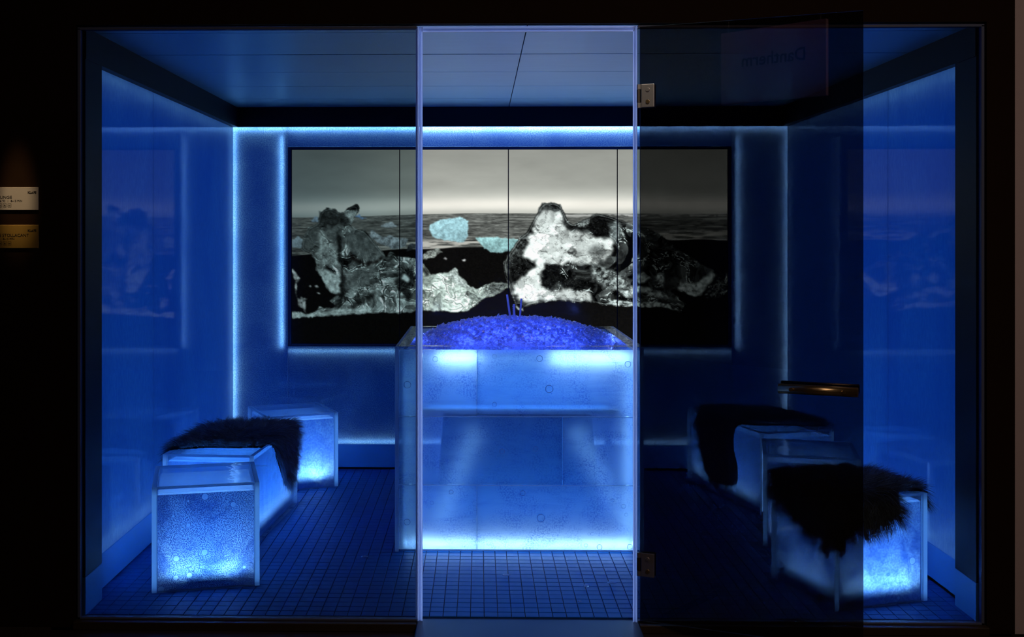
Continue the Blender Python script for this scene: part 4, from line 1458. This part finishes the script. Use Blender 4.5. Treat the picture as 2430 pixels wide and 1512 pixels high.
    fq, fe = facets(x + 60 * (nw - .5) + 20 * (n5 - .5), y + 60 * (fbm(x / 30, y / 26, 3, 138) - .5), 46, 137)
    fq2, fe2 = facets(x * .9 + 40 * (n5 - .5), y + 30 * (nw - .5) - .3 * x, 17, 136)
    vw = .98 - .20 * ss(.50, .80, nw) + .26 * fq + .16 * fq2 + .10 * (fin - .5) - .30 * (1 - ss(.02, .12, fe)) * ss(.44, .56, nw) - .16 * (1 - ss(.02, .12, fe2)) * ss(.48, .56, n5)
    vein = .6 * ss(.965, .995, 1 - np.abs(2 * fbm(x / 11 + 2 * nw, y / 11, 4, 142) - 1)) * ss(.46, .56, fbm(x / 40, y / 40, 2, 143))
    vw = vw * (1 - .75 * vein)
    img = put(img, mw, grey(vw) * np.array([.95, 1.0, .985]))
    img = shade(img, B([(640, 600), (700, 520), (800, 550), (810, 600), (800, 690), (700, 680), (640, 640), (480, 625), (480, 600), (560, 600)]), .035, .95, 2, tex=.9, within=mR, seed=144)
    img = shade(img, B([(330, 900), (440, 895), (445, 1000), (400, 1030), (360, 1072), (310, 1020)]), .05, .92, 2, tex=.9, within=mR, seed=145)
    img = shade(img, B([(430, 1000), (560, 985), (650, 990), (660, 1055), (560, 1070), (470, 1070)]), .06, .88, 3, tex=1.2, within=mR, seed=146)
    img = shade(img, B([(295, 445), (340, 440), (420, 480), (440, 495), (380, 495), (310, 475)]), .28, .75, 1, tex=.7, within=mR, seed=147, scl=5)
    img = shade(img, B([(385, 440), (440, 458), (470, 530), (495, 590), (460, 600), (440, 520), (440, 490)]), .12, .75, 2, tex=1.0, within=mR, seed=148, scl=5)
    img = shade(img, B([(560, 610), (600, 570), (650, 550), (655, 580), (610, 620)]), .50, .6, 1, tex=1.2, within=mR, seed=149, scl=4)
    img = shade(img, B([(800, 590), (850, 560), (880, 640), (870, 720), (830, 740), (805, 680)]), .62, .7, 4, tex=.6, tint=np.array([.90, 1.0, 1.0]), within=mR, seed=150)
    img = shade(img, B([(680, 740), (760, 760), (760, 820), (700, 850), (620, 800)]), .25, .6, 5, tex=.9, within=mR, seed=151)
    img = shade(img, B([(60, 880), (110, 850), (240, 880), (260, 900), (180, 960), (90, 990)]), .08, .85, 3, tex=1.4, within=mR, seed=152, scl=6)
    # lower streaks to the right
    img = shade(img, B([(650, 900), (780, 920), (860, 960), (930, 1000), (940, 1050), (860, 1080), (780, 1060), (680, 1000)]), .55, .75, 4, tex=1.3, within=mR, seed=153, scl=6)
    img = shade(img, B([(870, 1080), (960, 1040), (1100, 1060), (1200, 1100), (1260, 1140), (1150, 1130), (1040, 1090), (900, 1130)]), .82, .85, 2, tex=.8, within=mR, seed=154, scl=6)
    img = shade(img, B([(990, 970), (1050, 940), (1090, 980), (1060, 1020), (1000, 1030)]), .85, .85, 2, tex=.6, within=mR, seed=155, scl=6)
    img = shade(img, B([(1110, 980), (1180, 940), (1200, 1000), (1190, 1060), (1140, 1010)]), .80, .8, 2, tex=.7, within=mR, seed=156, scl=6)
    img = shade(img, B([(1290, 1060), (1340, 1020), (1460, 1010), (1540, 930), (1570, 970), (1500, 1060), (1460, 1120), (1380, 1110)]), .90, .85, 2, tex=.6, within=mR, seed=157, scl=6)
    img = shade(img, B([(760, 1180), (850, 1150), (1000, 1165), (1140, 1160), (1240, 1190), (1300, 1230), (1140, 1200), (900, 1192)]), .85, .8, 1, tex=.8, within=mR, seed=158, scl=5)
    img = shade(img, B([(1540, 1060), (1600, 980), (1650, 1000), (1640, 1080), (1560, 1130), (1480, 1125)]), .30, .6, 2, tex=2.2, within=mR, seed=159, scl=4)
    img = shade(img, B([(1240, 740), (1290, 785), (1400, 840), (1460, 900), (1440, 890), (1360, 850), (1270, 800)]), .28, .6, 1, tex=2.0, within=mR, seed=160, scl=4)
    # bright outline where light runs along the rim
    rim = np.clip(mR - blur(mR, 3), 0, 1) * 1.4
    img = put(img, np.clip(.7 * rim * ss(.30, .60, fbm(x / 30, y / 30, 2, 170)), 0, .6) * (x < 1500), np.array([.85, .9, .88]) + 0 * img)
    rimL = np.clip(mL - blur(mL, 2), 0, 1)
    img = put(img, np.clip(.6 * rimL * ss(.4, .6, fbm(x / 26, y / 26, 2, 171)), 0, .4), np.array([.7, .75, .75]) + 0 * img)
    # refraction bands that follow the outlines of the clear ice
    for mm, seed_, amp in ((mR, 180, .38), (mL, 190, .18)):
        d_ = blur(blur(mm, 7), 5)
        edge = np.clip((1.0 - d_) * 2.2, 0, 1) * mm * ss(.45, .55, d_ + .06)
        wv_ = .5 + .5 * np.sin(d_ * 26 + 5 * fbm(x / 26, y / 26, 3, seed_))
        gate = ss(.36, .58, fbm(x / 34, y / 34, 3, seed_ + 3)) * (x < 1490)
        img = put(img, amp * edge * gate * ss(.62, .8, wv_), np.array([.93, 1.0, .98]) * .95 + 0 * img)
        img = put(img, amp * edge * gate * ss(.62, .8, 1 - wv_), np.array([.06, .065, .065]) + 0 * img)
    # clear tail below the right block
    img = shade(img, B([(110, 1190), (165, 1215), (160, 1225), (130, 1225)]), .8, .9, 1, tex=.4, seed=161)
    return np.clip(img, 0, 1)


# PAINTER-END
picture = paint_beach()
pic_lin = np.where(picture <= 0.04045, picture / 12.92, ((picture + 0.055) / 1.055) ** 2.4)


def mat_screen():
    t = NT('display_picture')
    a = t.n('VertexColor')
    a.layer_name = 'picture'
    e = t.n('Emission')
    t.set(e, 'Color', a.outputs[0])
    t.set(e, 'Strength', SCREEN)
    gl = t.n('BsdfGlossy', Color=(1, 1, 1), Roughness=0.12)
    ad = t.mixs(t.schlick(0.02), e.outputs[0], gl.outputs[0])
    m = t.done(ad)
    m.cycles.emission_sampling = 'NONE'
    return m


M['picture'] = mat_screen()
hh, ww = picture.shape[:2]
XC = [-1.3785, -0.691, -0.003, 0.684, 1.3785]
labs = ['leftmost display showing the dark jagged head of an ice boulder against the sea',
        'second display from the left, showing a blue iceberg in the surf',
        'third display from the left, showing the big clear white ice boulder',
        'rightmost display, behind the dark door, showing the tail of the ice boulder']
for k in range(4):
    xa, xb = XC[k] + 0.003, XC[k + 1] - 0.003
    s = empty('display_screen', ((xa + xb) / 2, D + 0.004, SB))
    tag(s, labs[k], 'screen', 'video wall displays on the back wall')
    ca, cb = (xa - SL) / (SR - SL) * ww, (xb - SL) / (SR - SL) * ww
    n, m = int(cb - ca), hh
    cols = np.clip(np.linspace(ca, cb, n), 0, ww - 1)
    rws = np.linspace(0, hh - 1, m)
    X = np.linspace(xa, xb, n) - (xa + xb) / 2
    Z = (ST - SB) * (1 - (rws + .5) / hh)
    gx, gz = np.meshgrid(X, Z)
    co = np.stack([gx, np.full_like(gx, -0.001), gz], -1).reshape(-1, 3).astype(np.float32)
    c0 = np.floor(cols).astype(int)
    c1 = np.minimum(c0 + 1, ww - 1)
    f = (cols - c0)[None, :, None]
    colr = pic_lin[:, c0] * (1 - f) + pic_lin[:, c1] * f
    rgba = np.concatenate([colr, np.ones((m, n, 1))], -1).reshape(-1, 4).astype(np.float32)
    i = np.arange(m - 1)[:, None] * n + np.arange(n - 1)[None, :]
    Q = np.stack([i, i + n, i + n + 1, i + 1], -1).reshape(-1, 4).astype(np.int32)
    me = bpy.data.meshes.new('picture')
    me.vertices.add(len(co))
    me.vertices.foreach_set('co', co.ravel())
    me.loops.add(Q.size)
    me.loops.foreach_set('vertex_index', Q.ravel())
    me.polygons.add(len(Q))
    me.polygons.foreach_set('loop_start', (np.arange(len(Q)) * 4).astype(np.int32))
    me.polygons.foreach_set('loop_total', np.full(len(Q), 4, np.int32))
    at = me.color_attributes.new('picture', 'FLOAT_COLOR', 'POINT')
    at.data.foreach_set('color', rgba.ravel())
    me.materials.append(M['picture'])
    me.update(calc_edges=True)
    link('picture', me, s)
    box('housing', (-(xb - xa) / 2 - .0028, 0.0, 0.0), ((xb - xa) / 2 + .0028, 0.03, ST - SB), M['black'], s)

# ------------------------------------------------------------------ signs on the hall wall and the banner mirrored in the door
def text_mesh(nm, txt, size, mat, parent, loc, rot, align='LEFT', ext=0.0004, bold=0.0, sx=1.0):
    cu = bpy.data.curves.new(nm, 'FONT')
    cu.body = txt
    cu.size = size
    cu.align_x = align
    cu.extrude = ext
    cu.offset = bold
    cu.resolution_u = 3
    tmp = bpy.data.objects.new('tmp_text', cu)
    COL.objects.link(tmp)
    dg = bpy.context.evaluated_depsgraph_get()
    me = bpy.data.meshes.new_from_object(tmp.evaluated_get(dg))
    bpy.data.objects.remove(tmp)
    me.name = nm
    me.materials.clear()
    me.materials.append(mat)
    o = link(nm, me, parent, loc, rot)
    o.scale = (sx, 1, 1)
    return o


M['plate'] = mat_plain('sign_plate', (0.62, 0.60, 0.57), 0.5, 0.2, noise=0.06, scale=60, stretch=(1, 1, 20))
M['plate_brass'] = mat_plain('sign_plate_brass', (0.42, 0.27, 0.06), 0.5, 0.2, noise=0.05, scale=60)
M['ink'] = mat_plain('sign_ink', (0.015, 0.012, 0.010), 0.6)
RX = (PI / 2, 0, 0)
XR = -1.888
for (z0, z1, m, big, small, label) in ((1.578, 1.666, 'plate', 'LOUNGE', '6 °C   |   8–15 MIN', 'pale metal sign plate reading LOUNGE on the dark hall wall'),
                                       (1.431, 1.521, 'plate_brass', 'BRUNNEN STOLLACANT', '8–15 MIN', 'dim brass sign plate below the pale LOUNGE plate')):
    s = empty('sign_plate', (XR, -0.018, z0))
    tag(s, label, 'sign')
    box('plate', (-0.42, -0.006, 0), (0, 0.0, z1 - z0), M[m], s, 0.001)
    text_mesh('maker_mark', 'KL', 0.0125, M['ink'], s, (-0.041, -0.0062, 0.064), RX, bold=0.0004, sx=.95)
    text_mesh('maker_mark', 'FS', 0.0125, M['ink'], s, (-0.0185, -0.0062, 0.064), RX, bold=0.0004, sx=.95)
    bm = bmesh.new()
    v = [bm.verts.new(p) for p in ((-.0275, -.0064, .064), (-.0195, -.0064, .064), (-.0235, -.0064, .0728))]
    bm.faces.new(v)
    v2 = [bm.verts.new((a.co.x, -.0059, a.co.z)) for a in v]
    for k in range(3):
        bm.faces.new((v[k], v2[k], v2[(k + 1) % 3], v[(k + 1) % 3]))
    link('maker_mark', bm_to('maker_mark', bm, M['ink']), s)
    if m == 'plate':
        text_mesh('title_lettering', big, 0.0165, M['ink'], s, (-0.1020, -0.0062, 0.0445), RX, 'RIGHT', sx=1.05)
        text_mesh('detail_lettering', small, 0.0105, M['ink'], s, (-0.0620, -0.0062, 0.0325), RX, 'RIGHT', sx=1.05)
        n_ic = 4
    else:
        text_mesh('title_lettering', big, 0.0165, M['ink'], s, (-0.036, -0.0062, 0.0445), RX, 'RIGHT', sx=1.0)
        text_mesh('detail_lettering', small, 0.0105, M['ink'], s, (-0.092, -0.0062, 0.0325), RX, 'RIGHT', sx=1.05)
        n_ic = 4
    for k in range(n_ic):
        x1 = -0.105 - k * 0.0185
        bm = bmesh.new()
        zz, q, e = 0.012, 0.0135, 0.0009
        for lo, hi in (((x1 - q, -.0064, zz), (x1, -.0058, zz + e)), ((x1 - q, -.0064, zz + q - e), (x1, -.0058, zz + q)),
                       ((x1 - q, -.0064, zz), (x1 - q + e, -.0058, zz + q)), ((x1 - e, -.0064, zz), (x1, -.0058, zz + q))):
            bm_box(bm, lo, hi)
        cx_, cz_ = x1 - q / 2, zz + q * .35
        if k % 2 == 0:
            for i in range(3):
                bm_box(bm, (cx_ - .0042 + i * .003, -.0064, cz_ - .001), (cx_ - .0022 + i * .003, -.0058, cz_ + .003))
        else:
            bm_box(bm, (cx_ - .0042, -.0064, cz_ - .001), (cx_ + .0042, -.0058, cz_ + .0008))
            bm_box(bm, (cx_ - .002, -.0064, cz_ + .001), (cx_ + .002, -.0058, cz_ + .004))
        link('pictogram', bm_to('pictogram', bm, M['ink']), s)

M['banner'] = mat_plain('banner_board', (0.55, 0.32, 0.40), 0.8)
M['banner_ink'] = mat_plain('banner_ink', (0.008, 0.006, 0.014), 0.8)
bn = empty('hall_banner', (-0.176, -2.2, 2.213))
bn.scale = (0.596, 0.596, 0.596)
tag(bn, 'hanging board in the hall reading Dantherm, seen mirrored in the glass door', 'banner')
box('board', (-0.56, -0.05, 0.05), (0.52, -0.001, 0.75), M['banner'], bn)
text_mesh('banner_lettering', 'Dantherm', 0.17, M['banner_ink'], bn, (0.33, 0.001, 0.40), (PI / 2, 0, PI), 'LEFT', 0.001, 0.002, sx=.95)
for xx in (-0.5, 0.45):
    bm = bmesh.new()
    bm_cyl(bm, (xx, -.025, 0.745), (xx, -.025, 2.6), 0.012, None, 12)
    link('hanging_rod', bm_to('post', bm, M['black']), bn)
